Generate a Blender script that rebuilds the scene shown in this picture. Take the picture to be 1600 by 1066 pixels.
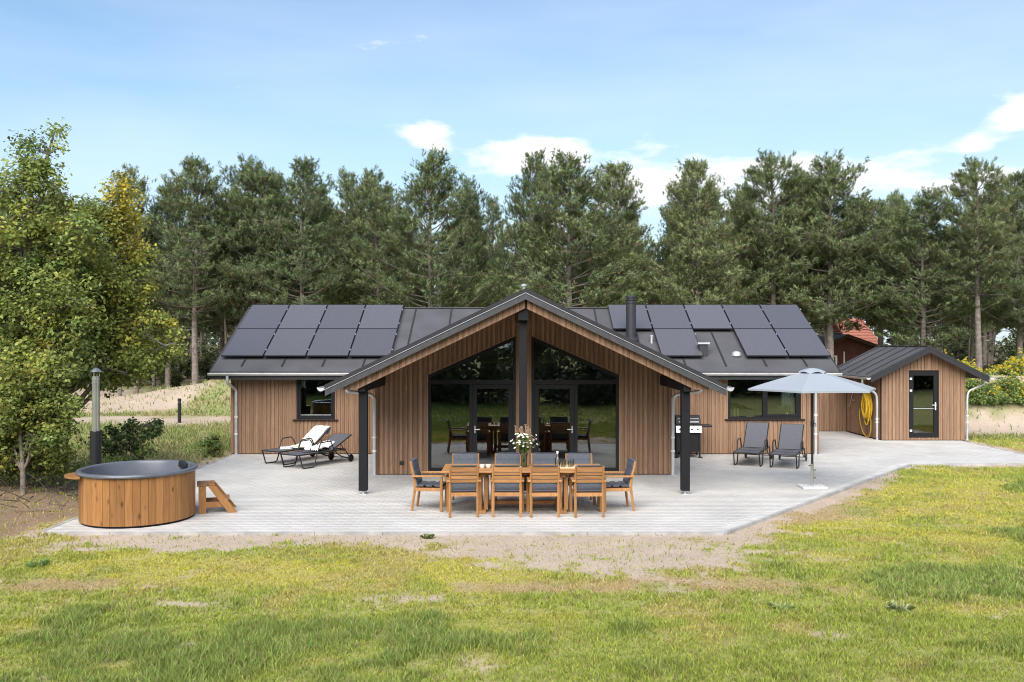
import bpy, bmesh, math, random
import numpy as np
from mathutils import Vector, Matrix
R = math.radians
random.seed(7)
scene = bpy.context.scene
for o in list(bpy.data.objects):
    bpy.data.objects.remove(o, do_unlink=True)
col = scene.collection

# ---------------------------------------------------------------- camera, sky, sun, exposure
cam = bpy.data.objects.new('camera', bpy.data.cameras.new('camera'))
col.objects.link(cam)
cam.location = (0, 0, 2.95)
cam.rotation_euler = (R(90), 0, 0)
cam.data.sensor_width = 36
cam.data.lens = 32.85
cam.data.shift_y = 0.0025
cam.data.clip_start = 0.1
cam.data.clip_end = 3000
scene.camera = cam

SUN_EL, SUN_AZ = 41, 190        # azimuth clockwise from +Y: behind the camera, slightly left
sun = bpy.data.objects.new('sun', bpy.data.lights.new('sun', 'SUN'))
col.objects.link(sun)
sun.data.energy = 2.8
sun.data.angle = R(58)
sun.data.color = (1.0, 0.95, 0.88)
sd = Vector((math.sin(R(SUN_AZ)) * math.cos(R(SUN_EL)), math.cos(R(SUN_AZ)) * math.cos(R(SUN_EL)), math.sin(R(SUN_EL))))
sun.rotation_euler = sd.to_track_quat('Z', 'Y').to_euler()

world = bpy.data.worlds.new('World')
scene.world = world
world.use_nodes = True
wt = world.node_tree
wt.nodes.clear()
def wn(t, **kw):
    n = wt.nodes.new(t)
    for k, v in kw.items():
        setattr(n, k, v)
    return n
def wmath(op, a, b=None, c=None, clamp=False):
    n = wn('ShaderNodeMath', operation=op)
    n.use_clamp = clamp
    for i, v in enumerate((a, b, c)):
        if v is None: continue
        if isinstance(v, (int, float)): n.inputs[i].default_value = v
        else: wt.links.new(v, n.inputs[i])
    return n.outputs[0]
wout = wn('ShaderNodeOutputWorld'); wbg = wn('ShaderNodeBackground')
sky = wn('ShaderNodeTexSky'); sky.sky_type = 'NISHITA'; sky.sun_disc = False
sky.sun_elevation = R(SUN_EL); sky.sun_rotation = R(SUN_AZ)
sky.air_density = 1.0; sky.dust_density = 0.35; sky.ozone_density = 2.2
tc = wn('ShaderNodeTexCoord'); sp = wn('ShaderNodeSeparateXYZ')
wt.links.new(tc.outputs['Generated'], sp.inputs[0])
dx, dy, dz = sp.outputs
# thin veil of cirrus everywhere, cumulus in a low band all round the horizon
mp = wn('ShaderNodeMapping'); mp.inputs['Scale'].default_value = (5, 5, 15)
wt.links.new(tc.outputs['Generated'], mp.inputs[0])
nz = wn('ShaderNodeTexNoise'); nz.inputs['Scale'].default_value = 1.6; nz.inputs['Detail'].default_value = 9; nz.inputs['Roughness'].default_value = .58
wt.links.new(mp.outputs[0], nz.inputs['Vector'])
nf = nz.outputs['Fac']
rad = wmath('SQRT', wmath('ADD', wmath('MULTIPLY', dx, dx), wmath('MULTIPLY', dy, dy)))
az = wmath('ARCTAN2', dx, dy)
el = wmath('ARCTAN2', dz, rad)
def blob(a0, e0, ra, re, amp):
    u = wmath('DIVIDE', wmath('SUBTRACT', az, a0), ra); v = wmath('DIVIDE', wmath('SUBTRACT', el, e0), re)
    r2 = wmath('ADD', wmath('MULTIPLY', u, u), wmath('MULTIPLY', v, v))
    return wmath('MULTIPLY', wmath('EXPONENT', wmath('MULTIPLY', r2, -1.0)), amp)
tot = None
for b in ((-.089, .214, .036, .018, .62), (.03, .205, .062, .020, .75), (.12, .183, .09, .022, .5), (.505, .214, .034, .019, .66), (.46, .188, .02, .012, .36),
          (.33, .150, .28, .05, .44), (-.05, .14, .35, .04, .3), (-.285, .258, .012, .007, .30), (-.34, .195, .012, .006, .34), (1.2, .2, .2, .05, .6), (-1.1, .2, .25, .05, .6), (2.4, .2, .3, .06, .6), (-2.2, .22, .3, .06, .6)):
    v = blob(*b); tot = v if tot is None else wmath('ADD', tot, v)
cm = wmath('ADD', wmath('MULTIPLY', wmath('SUBTRACT', nf, .5), 1.9), wmath('SUBTRACT', tot, .30))
mr = wn('ShaderNodeMapRange'); mr.interpolation_type = 'SMOOTHSTEP'
mr.inputs['From Min'].default_value = 0.0; mr.inputs['From Max'].default_value = .42
wt.links.new(cm, mr.inputs['Value'])
mp2 = wn('ShaderNodeMapping'); mp2.inputs['Scale'].default_value = (1.5, 1.5, 7); mp2.inputs['Rotation'].default_value = (0, R(14), 0)
wt.links.new(tc.outputs['Generated'], mp2.inputs[0])
nz2 = wn('ShaderNodeTexNoise'); nz2.inputs['Scale'].default_value = 2; nz2.inputs['Detail'].default_value = 6
wt.links.new(mp2.outputs[0], nz2.inputs['Vector'])
veil = wn('ShaderNodeMapRange'); veil.inputs['From Min'].default_value = .30; veil.inputs['From Max'].default_value = .75
veil.inputs['To Max'].default_value = .26
wt.links.new(nz2.outputs['Fac'], veil.inputs['Value'])
mask = wmath('MAXIMUM', mr.outputs[0], veil.outputs[0], clamp=True)
lift = wn('ShaderNodeMix', data_type='RGBA'); lift.blend_type = 'MULTIPLY'; lift.inputs['Factor'].default_value = 1
hz_ = wn('ShaderNodeMix', data_type='RGBA'); hz_.inputs[7].default_value = (3.5, 4.15, 4.75, 1)   # pale haze low round the whole horizon
hf = wmath('MULTIPLY', wmath('EXPONENT', wmath('MULTIPLY', wmath('POWER', wmath('DIVIDE', wmath('MAXIMUM', el, 0.0), .21), 2.0), -1.0)), .85)
wt.links.new(hf, hz_.inputs['Factor']); wt.links.new(sky.outputs[0], hz_.inputs[6]); wt.links.new(hz_.outputs[2], lift.inputs[6]); lift.inputs[7].default_value = (.86, .93, .93, 1)
mx = wn('ShaderNodeMix', data_type='RGBA')
wt.links.new(mask, mx.inputs['Factor']); wt.links.new(lift.outputs[2], mx.inputs[6])
mx.inputs[7].default_value = (5.5, 5.6, 5.7, 1)
wt.links.new(mx.outputs[2], wbg.inputs[0]); wbg.inputs[1].default_value = 0.096
wt.links.new(wbg.outputs[0], wout.inputs[0])

vs = scene.view_settings
vs.view_transform = 'Standard'; vs.look = 'None'; vs.gamma = 1; vs.use_curve_mapping = False
vs.exposure = 1.13
scene.cycles.filter_width = 1.05
scene.cycles.max_bounces = 8
scene.cycles.transparent_max_bounces = 12

# ---------------------------------------------------------------- helpers
class MB:
    """collects boxes, tubes, lathes ... and links them as one mesh object"""
    def __init__(s): s.v = []; s.f = []; s.smooth = False
    def add(s, vs_, fs):
        n = len(s.v); s.v += [tuple(v) for v in vs_]; s.f += [tuple(i + n for i in f) for f in fs]; return s
    def box(s, x0, x1, y0, y1, z0, z1, m=None):
        P = [Vector(p) for p in ((x0,y0,z0),(x1,y0,z0),(x1,y1,z0),(x0,y1,z0),(x0,y0,z1),(x1,y0,z1),(x1,y1,z1),(x0,y1,z1))]
        if m is not None: P = [m @ p for p in P]
        return s.add(P, [(0,3,2,1),(4,5,6,7),(0,1,5,4),(1,2,6,5),(2,3,7,6),(3,0,4,7)])
    def bar(s, a, b, w, h, up=(0,0,1)):
        a, b = Vector(a), Vector(b); d = (b - a); L = d.length; d = d / L
        side = d.cross(Vector(up))
        if side.length < 1e-4: side = d.cross(Vector((0,1,0)))
        side.normalize(); u = side.cross(d)
        P = []
        for p in (a, b):
            for i, j in ((-1,-1),(1,-1),(1,1),(-1,1)):
                P.append(p + side * (i*w/2) + u * (j*h/2))
        return s.add(P, [(0,1,2,3),(7,6,5,4),(0,4,5,1),(1,5,6,2),(2,6,7,3),(3,7,4,0)])
    def tube(s, pts, r, n=8, cap=True):
        pts = [Vector(p) for p in pts]
        rr = r if isinstance(r, (list, tuple)) else [r] * len(pts)
        ref = Vector((0,0,1)); base = len(s.v); rings = []
        prev = None
        for i, p in enumerate(pts):
            t = (pts[min(i+1, len(pts)-1)] - pts[max(i-1, 0)])
            t = t.normalized() if t.length > 1e-9 else Vector((0,0,1))
            if prev is None:
                a = t.cross(Vector((0,0,1)))
                if a.length < .05: a = t.cross(Vector((0,1,0)))
            else:
                a = prev - t * prev.dot(t)
                if a.length < 1e-4: a = t.cross(Vector((0,1,0)))
            a.normalize(); prev = a; b = t.cross(a)
            rings.append([p + (a*math.cos(2*math.pi*k/n) + b*math.sin(2*math.pi*k/n)) * rr[i] for k in range(n)])
        V = [q for ring in rings for q in ring]; F = []
        for i in range(len(pts)-1):
            for k in range(n):
                k2 = (k+1) % n
                F.append((i*n+k, i*n+k2, (i+1)*n+k2, (i+1)*n+k))
        if cap:
            F.append(tuple(range(n-1, -1, -1))); F.append(tuple((len(pts)-1)*n + k for k in range(n)))
        return s.add(V, F)
    def lathe(s, prof, n=16, c=(0,0,0), m=None):
        V = []; F = []
        for r, z in prof:
            for k in range(n):
                a = 2*math.pi*k/n
                p = Vector((c[0] + r*math.cos(a), c[1] + r*math.sin(a), c[2] + z))
                V.append(m @ p if m is not None else p)
        for i in range(len(prof)-1):
            for k in range(n):
                k2 = (k+1) % n; F.append((i*n+k, i*n+k2, (i+1)*n+k2, (i+1)*n+k))
        if prof[0][0] > 1e-4: F.append(tuple(range(n-1,-1,-1)))
        if prof[-1][0] > 1e-4: F.append(tuple((len(prof)-1)*n+k for k in range(n)))
        return s.add(V, F)
    def prism(s, poly, axis, a0, a1):
        """poly: 2-D points; axis 'y': poly in x,z; 'x': poly in y,z; 'z': poly in x,y"""
        n = len(poly); V = []
        for a in (a0, a1):
            for p, q in poly:
                V.append({'y': (p, a, q), 'x': (a, p, q), 'z': (p, q, a)}[axis])
        F = [tuple(range(n)), tuple(range(2*n-1, n-1, -1))]
        for k in range(n):
            k2 = (k+1) % n; F.append((k, n+k, n+k2, k2))
        return s.add(V, F)
    def mesh(s, name, bevel=0):
        me = bpy.data.meshes.new(name); me.from_pydata(s.v, [], s.f)
        bm = bmesh.new(); bm.from_mesh(me)
        bmesh.ops.recalc_face_normals(bm, faces=bm.faces)
        if bevel:
            ed = [e for e in bm.edges if len(e.link_faces) == 2 and e.calc_face_angle(0) > .6]
            bmesh.ops.bevel(bm, geom=ed, offset=bevel, segments=2, affect='EDGES', profile=.6, clamp_overlap=True)
        bm.to_mesh(me); bm.free()
        if s.smooth:
            me.polygons.foreach_set('use_smooth', [True]*len(me.polygons))
            me.set_sharp_from_angle(angle=R(40))
        return me
    def build(s, name, mat, parent=None, loc=None, bevel=0, smooth=None, rot=None):
        if smooth is not None: s.smooth = smooth
        return obj(name, s.mesh(name, bevel), mat, parent, loc, rot)
def obj(name, me, mat, parent=None, loc=None, rot=None):
    o = bpy.data.objects.new(name, me); col.objects.link(o)
    if mat is not None and me is not None and not me.materials: me.materials.append(mat)
    o.parent = parent
    if loc is not None: o.location = loc
    if rot is not None: o.rotation_euler = rot
    return o
def tag(o, label=None, cat=None, group=None, kind=None):
    if label: o['label'] = label
    if cat: o['category'] = cat
    if group: o['group'] = group
    if kind: o['kind'] = kind
    return o
def thing(name, label, cat, loc=(0,0,0), rz=0, group=None):
    o = bpy.data.objects.new(name, None); col.objects.link(o)
    o.location = loc; o.rotation_euler = (0,0,rz); o.empty_display_size = .1
    return tag(o, label, cat, group)
def copy_tree(o, parent=None):
    c = o.copy(); col.objects.link(c); c.parent = parent
    for ch in list(o.children): copy_tree(ch, c)
    return c
def np_mesh(name, verts, faces, colors=None, loops=3, smooth=False):
    """verts (n,3), faces (m,loops) arrays; optional point colours (n,3)"""
    me = bpy.data.meshes.new(name)
    nv, nf_ = len(verts), len(faces)
    me.vertices.add(nv); me.vertices.foreach_set('co', np.ascontiguousarray(verts, np.float32).ravel())
    me.loops.add(nf_*loops); me.loops.foreach_set('vertex_index', np.ascontiguousarray(faces, np.int32).ravel())
    me.polygons.add(nf_); me.polygons.foreach_set('loop_start', np.arange(0, nf_*loops, loops, dtype=np.int32))
    if smooth: me.polygons.foreach_set('use_smooth', np.ones(nf_, bool))
    me.update(calc_edges=True)
    if colors is not None:
        a = me.color_attributes.new('col', 'FLOAT_COLOR', 'POINT')
        c4 = np.ones((nv,4), np.float32); c4[:,:3] = colors
        a.data.foreach_set('color', c4.ravel())
    return me
# value noise for layout masks
_rs = np.random.RandomState(3); _LAT = _rs.rand(256,256)
def vnoise(x, y, s=1.0, o=0):
    x = np.asarray(x, float)/s + 37.3*o + 500; y = np.asarray(y, float)/s + 91.7*o + 500
    xi = np.floor(x).astype(int); yi = np.floor(y).astype(int); fx = x-xi; fy = y-yi
    fx = fx*fx*(3-2*fx); fy = fy*fy*(3-2*fy); L = _LAT
    a = L[xi%256, yi%256]; b = L[(xi+1)%256, yi%256]; c = L[xi%256, (yi+1)%256]; d = L[(xi+1)%256, (yi+1)%256]
    return (a*(1-fx)+b*fx)*(1-fy) + (c*(1-fx)+d*fx)*fy
def fbm(x, y, s=1.0, o=0):
    return (vnoise(x,y,s,o)*.5 + vnoise(x,y,s/2.1,o+1)*.27 + vnoise(x,y,s/4.3,o+2)*.15 + vnoise(x,y,s/9,o+3)*.08)
def sstep(a, b, x):
    t = np.clip((np.asarray(x, float)-a)/(b-a), 0, 1); return t*t*(3-2*t)

# ---------------------------------------------------------------- materials
def new_mat(name):
    m = bpy.data.materials.new(name); m.use_nodes = True
    nt = m.node_tree; b = nt.nodes['Principled BSDF']; return m, nt, b
def plain(name, c, rough=.6, metal=0, spec=.5, var=0.06, scale=8, bump=0, bscale=60):
    """a principled surface with a little uneven tone and fine relief"""
    m, nt, b = new_mat(name)
    b.inputs['Roughness'].default_value = rough; b.inputs['Metallic'].default_value = metal
    b.inputs['Specular IOR Level'].default_value = spec
    t = nt.nodes.new('ShaderNodeTexCoord')
    n = nt.nodes.new('ShaderNodeTexNoise'); n.inputs['Scale'].default_value = scale; n.inputs['Detail'].default_value = 5
    nt.links.new(t.outputs['Object'], n.inputs['Vector'])
    r = nt.nodes.new('ShaderNodeMapRange'); r.inputs['From Min'].default_value = .3; r.inputs['From Max'].default_value = .7
    r.inputs['To Min'].default_value = 1-var*2; r.inputs['To Max'].default_value = 1+var*2
    nt.links.new(n.outputs['Fac'], r.inputs['Value'])
    x = nt.nodes.new('ShaderNodeVectorMath'); x.operation = 'SCALE'; x.inputs[0].default_value = c
    nt.links.new(r.outputs[0], x.inputs['Scale']); nt.links.new(x.outputs[0], b.inputs['Base Color'])
    if bump:
        n2 = nt.nodes.new('ShaderNodeTexNoise'); n2.inputs['Scale'].default_value = bscale; n2.inputs['Detail'].default_value = 3
        nt.links.new(t.outputs['Object'], n2.inputs['Vector'])
        bp = nt.nodes.new('ShaderNodeBump'); bp.inputs['Strength'].default_value = bump; bp.inputs['Distance'].default_value = .01
        nt.links.new(n2.outputs['Fac'], bp.inputs['Height']); nt.links.new(bp.outputs[0], b.inputs['Normal'])
    return m
def wood(name, c1, c2, rough=.55, grain=(14,14,1.0), rnd=.35, knots=False, strength=1.0):
    """wood with grain along local z, a tone of its own for each board"""
    m, nt, b = new_mat(name); L = nt.links.new; N = nt.nodes.new
    b.inputs['Roughness'].default_value = rough; b.inputs['Specular IOR Level'].default_value = .35
    t = N('ShaderNodeTexCoord'); oi = N('ShaderNodeObjectInfo')
    off = N('ShaderNodeVectorMath'); off.operation = 'SCALE'; off.inputs[0].default_value = (13.1, 7.7, 29.3); L(oi.outputs['Random'], off.inputs['Scale'])
    ad = N('ShaderNodeVectorMath'); ad.operation = 'ADD'; L(t.outputs['Object'], ad.inputs[0]); L(off.outputs[0], ad.inputs[1])
    mp_ = N('ShaderNodeMapping'); mp_.inputs['Scale'].default_value = grain; L(ad.outputs[0], mp_.inputs[0])
    n = N('ShaderNodeTexNoise'); n.inputs['Scale'].default_value = 2.2; n.inputs['Detail'].default_value = 7; n.inputs['Roughness'].default_value = .6; n.inputs['Distortion'].default_value = .8
    L(mp_.outputs[0], n.inputs['Vector'])
    r = N('ShaderNodeMapRange'); r.inputs['From Min'].default_value = .28; r.inputs['From Max'].default_value = .72; L(n.outputs['Fac'], r.inputs['Value'])
    mix = N('ShaderNodeMix'); mix.data_type = 'RGBA'; mix.inputs[6].default_value = (*c1, 1); mix.inputs[7].default_value = (*c2, 1); L(r.outputs[0], mix.inputs['Factor'])
    rr = N('ShaderNodeMapRange'); rr.inputs['To Min'].default_value = 1-rnd; rr.inputs['To Max'].default_value = 1+rnd; L(oi.outputs['Random'], rr.inputs['Value'])
    sc_ = N('ShaderNodeVectorMath'); sc_.operation = 'SCALE'; L(mix.outputs[2], sc_.inputs[0]); L(rr.outputs[0], sc_.inputs['Scale'])
    outc = sc_.outputs[0]
    if knots:
        mk = N('ShaderNodeMapping'); mk.inputs['Scale'].default_value = (8, 8, 3.3); L(ad.outputs[0], mk.inputs[0])
        vo = N('ShaderNodeTexVoronoi'); vo.inputs['Scale'].default_value = .9; L(mk.outputs[0], vo.inputs['Vector'])
        kr = N('ShaderNodeMapRange'); kr.inputs['From Min'].default_value = .05; kr.inputs['From Max'].default_value = .20; kr.inputs['To Min'].default_value = .28; L(vo.outputs['Distance'], kr.inputs['Value'])
        s2 = N('ShaderNodeVectorMath'); s2.operation = 'SCALE'; L(outc, s2.inputs[0]); L(kr.outputs[0], s2.inputs['Scale']); outc = s2.outputs[0]
    L(outc, b.inputs['Base Color'])
    bp = N('ShaderNodeBump'); bp.inputs['Strength'].default_value = .25*strength; bp.inputs['Distance'].default_value = .004
    L(n.outputs['Fac'], bp.inputs['Height']); L(bp.outputs[0], b.inputs['Normal'])
    return m
def leafy(name, rough=.55, trans=.3, gain=1.0, rnd=.0):
    """foliage: colour from the mesh's own leaf colours, some light let through"""
    m, nt, b = new_mat(name); L = nt.links.new; N = nt.nodes.new
    at = N('ShaderNodeAttribute'); at.attribute_name = 'col'
    src = at.outputs['Color']
    if rnd:
        oi = N('ShaderNodeObjectInfo'); hs = N('ShaderNodeHueSaturation')
        r1 = N('ShaderNodeMapRange'); r1.inputs['To Min'].default_value = 1-rnd; r1.inputs['To Max'].default_value = 1+rnd; L(oi.outputs['Random'], r1.inputs['Value'])
        r2 = N('ShaderNodeMapRange'); r2.inputs['To Min'].default_value = .515; r2.inputs['To Max'].default_value = .485; L(oi.outputs['Random'], r2.inputs['Value'])
        L(r2.outputs[0], hs.inputs['Hue']); L(r1.outputs[0], hs.inputs['Value']); L(src, hs.inputs['Color']); src = hs.outputs[0]
    L(src, b.inputs['Base Color']); b.inputs['Roughness'].default_value = rough; b.inputs['Specular IOR Level'].default_value = .3
    tr = N('ShaderNodeBsdfTranslucent'); L(src, tr.inputs['Color'])
    mx_ = N('ShaderNodeMixShader'); mx_.inputs[0].default_value = trans
    L(b.outputs[0], mx_.inputs[1]); L(tr.outputs[0], mx_.inputs[2])
    L(mx_.outputs[0], nt.nodes['Material Output'].inputs['Surface'])
    return m
def glass_mat(name, ior=2.1, tint=(.75,.8,.78), rough=0.0):
    m, nt, b = new_mat(name); L = nt.links.new; N = nt.nodes.new
    nt.nodes.remove(b)
    fr = N('ShaderNodeFresnel'); fr.inputs['IOR'].default_value = ior
    tr = N('ShaderNodeBsdfTransparent'); tr.inputs['Color'].default_value = (*tint, 1)
    gl = N('ShaderNodeBsdfGlossy'); gl.inputs['Roughness'].default_value = rough; gl.inputs['Color'].default_value = (.95,.97,1,1)
    t = N('ShaderNodeTexCoord'); n = N('ShaderNodeTexNoise'); n.inputs['Scale'].default_value = 1.1; L(t.outputs['Object'], n.inputs['Vector'])
    bp = N('ShaderNodeBump'); bp.inputs['Strength'].default_value = .05; bp.inputs['Distance'].default_value = .02; L(n.outputs['Fac'], bp.inputs['Height']); L(bp.outputs[0], gl.inputs['Normal'])
    mx_ = N('ShaderNodeMixShader'); L(fr.outputs[0], mx_.inputs[0]); L(tr.outputs[0], mx_.inputs[1]); L(gl.outputs[0], mx_.inputs[2])
    L(mx_.outputs[0], nt.nodes['Material Output'].inputs['Surface'])
    return m

M = {}
M['clad'] = wood('cladding_wood', (.20,.113,.065), (.325,.20,.125), rough=.7, rnd=.18)
M['clad_dark'] = wood('cladding_recess', (.11,.065,.04), (.18,.11,.07), rough=.75, rnd=.1)
M['teak'] = wood('teak', (.31,.14,.047), (.48,.25,.10), rough=.5, rnd=.18, grain=(20,20,3))
M['teak_x'] = wood('teak_lengthwise', (.31,.14,.047), (.48,.25,.10), rough=.5, rnd=.18, grain=(2,24,24))
M['tub_wood'] = wood('thermo_pine', (.245,.105,.032), (.40,.195,.068), rough=.5, rnd=.22, knots=True, grain=(11,11,.8))
M['step_wood'] = wood('step_pine', (.25,.11,.037), (.38,.19,.07), rough=.55, rnd=.15, knots=True, grain=(9,9,2))
M['black_paint'] = plain('black_paint', (.011,.011,.013), .6, spec=.2)
M['frame_black'] = plain('window_frame_black', (.011,.011,.013), .5, spec=.25)
M['felt'] = plain('roof_felt', (.078,.076,.082), .85, var=.09, scale=1.3, bump=.35, bscale=180)
M['felt_edge'] = plain('roof_edge_felt', (.02,.02,.023), .8, bump=.3)
M['fascia'] = plain('fascia_grey', (.042,.043,.048), .6, var=.12, scale=9)
M['zinc'] = plain('zinc', (.60,.61,.62), .42, .55, var=.07, scale=4)
M['white_metal'] = plain('white_metal', (.78,.78,.77), .4)
M['steel'] = plain('brushed_steel', (.58,.57,.54), .3, .9, var=.08, scale=3)
M['black_metal'] = plain('black_metal', (.02,.02,.022), .4, .2)
M['flue'] = plain('flue_black', (.035,.035,.04), .5, .2)
M['fabric'] = plain('cushion_fabric', (.088,.096,.116), .9, var=.08, scale=30, bump=.5, bscale=220)
M['sling'] = plain('sling_mesh', (.10,.10,.115), .8, var=.04, scale=20, bump=.4, bscale=400)
M['tub_shell'] = plain('tub_shell', (.115,.123,.145), .3, var=.05, scale=5)
M['canopy'] = plain('parasol_cloth', (.60,.66,.73), .85, var=.03, scale=4, bump=.2, bscale=90)
M['towel'] = plain('towel_cloth', (.78,.78,.73), .95, var=.04, scale=14, bump=.8, bscale=120)
M['hose'] = plain('yellow_hose', (.72,.46,.03), .45)
M['stone_base'] = plain('parasol_base_stone', (.62,.63,.64), .6)
M['glass'] = glass_mat('window_glass')
M['clear_glass'] = glass_mat('clear_glass', 1.45, (.93,.96,.95))
M['interior'] = plain('interior_paint', (.42,.40,.38), .8)
M['interior_floor'] = plain('interior_floor', (.10,.085,.07), .5)
M['bark_pine'] = plain('pine_bark', (.19,.155,.135), .95, var=.2, scale=5, bump=.8, bscale=14)
M['bark_oak'] = plain('oak_bark', (.20,.17,.14), .95, var=.2, scale=9, bump=.8, bscale=30)
M['needles'] = leafy('pine_needles', .6, .22, rnd=.16)
M['leaves'] = leafy('oak_leaves', .5, .42)
M['grass'] = leafy('grass_blades', .6, .35)

# ---------------------------------------------------------------- terrain, lawn masks, terrace
TERR = [(-7.35,14.65),(3.31,14.65),(9.73,22.9),(13.62,23.2),(13.62,28.6),(11.2,28.6),(11.2,31.5),(-7.42,31.5)]
def in_poly(x, y, poly):
    x = np.asarray(x, float); y = np.asarray(y, float); c = np.zeros(x.shape, bool); n = len(poly); j = n-1
    for i in range(n):
        xi, yi = poly[i]; xj, yj = poly[j]
        c ^= ((yi > y) != (yj > y)) & (x < (xj-xi)*(y-yi)/((yj-yi) if yj != yi else 1e-9) + xi); j = i
    return c
def seg_dist(x, y, a, b):
    ax, ay = a; bx, by = b; L = (bx-ax)**2 + (by-ay)**2
    t = np.clip(((x-ax)*(bx-ax) + (y-ay)*(by-ay))/L, 0, 1)
    return np.hypot(x-(ax+t*(bx-ax)), y-(ay+t*(by-ay)))
def edge_dist(x, y):
    d = seg_dist(x, y, TERR[0], TERR[1])
    for a, b in ((1,2),(2,3),(3,4),(7,0)): d = np.minimum(d, seg_dist(x, y, TERR[a], TERR[b]))
    return d
def bl(x, y, cx, cy, rx, ry): return np.exp(-(((x-cx)/rx)**2 + ((y-cy)/ry)**2))
def ground_z(x, y):
    x = np.asarray(x, float); y = np.asarray(y, float)
    z = np.full(x.shape, -.045)
    far = sstep(.3, 3, edge_dist(x, y))
    z = z + (fbm(x, y, 3.0, 1)-.5)*.14*far
    z = z + 1.25*bl(x,y,-12.6,44,3.4,3.2)*(.85+.5*fbm(x,y,1.5,5)) + .55*bl(x,y,-16.5,47,3,3)
    z = z + 1.75*sstep(0,1,1.35*bl(x,y,18.5,38,5.5,3.6))*(.85+.3*fbm(x,y,1.6,6)) + .35*bl(x,y,16.2,33.5,2.2,1.2)
    z = z + .75*sstep(42, 60, y) + .5*sstep(60,110,y)*fbm(x,y,18,7)
    z = z + .35*bl(x,y,-10.5,18,2.2,3)
    z = np.where(in_poly(x, y, TERR), -.06, z)
    return z
def lawn(x, y):
    """returns colour (n,3), blade density 0..1, blade height for points of the ground"""
    x = np.asarray(x, float); y = np.asarray(y, float)
    n1 = fbm(x, y, .8, 11); n2 = fbm(x, y, 2.6, 14); n3 = fbm(x, y, .28, 17); n4 = fbm(x,y,1.4,23); n5 = fbm(x,y,.12,27); n6 = fbm(x,y,.55,29)
    ed = edge_dist(x, y)
    sand = (.75+.75*n4)*np.exp(-(ed/.52)**2) + 1.15*bl(x,y,.7,13.55,2.1,.85) + .8*bl(x,y,1.9,12.5,1.7,.65) + .45*bl(x,y,3.2,13.4,1.6,.6) + .62*bl(x,y,-3.2,14.1,3.2,.42) + .5*bl(x,y,-6.6,13.7,.9,.5) + .12*sstep(.55,.75,n1)*(y < 24) + .85*bl(x,y,-4.9,13.8,1.3,.45) + .5*bl(x,y,3.9,14.6,.9,.5)
    sand += .6*bl(x,y,-4.7,11.35,.7,.2) + .65*bl(x,y,-3.7,10.75,.45,.12) + .6*bl(x,y,-6.3,11.8,.6,.25) + .55*bl(x,y,5.2,10.1,.7,.25) + .4*bl(x,y,3.3,9.7,.6,.3) + .4*bl(x,y,-1.2,10.8,.8,.2)
    sand += .45*bl(x,y,-.9,8.7,.6,.3) + .4*bl(x,y,-3.2,9.2,.5,.2) + .45*bl(x,y,2.4,9.9,.5,.15)+ .55*bl(x,y,5.6,8.9,.5,.3)
    path = sstep(33.8,34.9,y+1.2*(n2-.5))*(1-sstep(37.2,38.6,y+2*(n2-.5)))*(x < -6) + sstep(39,40,y)*(1-sstep(50,54,y+3*(n2-.5)))*sstep(-13.2,-14.8,x+2*(n2-.5))
    dune = .35*bl(x,y,-9.5,27,1.6,2.2) + .3*bl(x,y,-11,31,2.5,1.5) + .30*bl(x,y,-12.2,43,3.0,2.6) + 1.1*bl(x,y,17.5,31.6,6,2.0) + .9*bl(x,y,19.5,36,3.5,2.5)
    soil = 1.1*bl(x,y,-8.9,15.8,1.5,1.4) + 1.1*bl(x,y,-9.5,18.5,2.2,3.0) + .5*bl(x,y,-8.2,14.4,.7,.6)
    sand = sand + np.clip(path,0,1)*1.4 + dune
    S = sstep(.34, .92, sand*(.45+1.1*n3) + (n1-.5)*1.0 + (n3-.5)*.6 + (n5-.5)*.5)
    S2 = sstep(.42,.8, soil*(.6+.8*n3) + (n1-.5)*.5)
    dry = .95*bl(x,y,2.0,11.55,2.0,.55) + .75*bl(x,y,-.4,11.3,1.3,.4) + .6*bl(x,y,-5.6,11.6,1.6,.45) + .6*bl(x,y,6.2,16.6,3.2,1.0)*1 + .7*np.exp(-(ed/.9)**2)
    Dm = sstep(.35,.8, dry*(.5+n3) + (n4-.5)*1.0)
    lush = 1.5*bl(x,y,6.0,12.0,2.0,.72) + 1.1*bl(x,y,7.2,11.2,1.6,.6) + .9*bl(x,y,8.3,14.6,1.0,.5) + .75*bl(x,y,10.5,19.5,2.0,1.2) + .5*bl(x,y,11,24,3,2)*0
    lush += .58*sstep(11.4,10.0,y + 1.6*(n2-.5))*sstep(.9,-1.5,x) + .38*sstep(10.4,9.4,y) + .5*bl(x,y,-6.4,12.6,.3,.2)
    Lm = sstep(.38,.85, lush*(.55+.9*n6) + (n4-.5)*.8 + (n6-.5)*.9)
    yel = .7*bl(x,y,-2.5,12.3,4.5,1.0) + .65*bl(x,y,7,17.5,4,3) + .3
    Ym = sstep(.3,.75, yel + (n2-.5)*.9 + (n1-.5)*.5)
    c_green = np.array((.375,.435,.075)); c_yel = np.array((.55,.51,.085)); c_lush = np.array((.285,.365,.085)); c_dry = np.array((.52,.385,.18))
    c_sand = np.array((.50,.395,.305)); c_soil = np.array((.27,.185,.12))
    c = c_green*(1-Ym[...,None]) + c_yel*Ym[...,None]
    c = c*(1-Dm[...,None]) + c_dry*Dm[...,None]
    gp = sstep(.52,.66,n6)*.75; c = c*(1-gp[...,None]) + c_green*.92*gp[...,None]
    dp = sstep(.56,.70,fbm(x,y,.9,33))*.7; c = c*(1-dp[...,None]) + (.55*c_dry+.45*c_yel)*dp[...,None]
    c = c*(1-Lm[...,None]) + c_lush*Lm[...,None]
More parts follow.
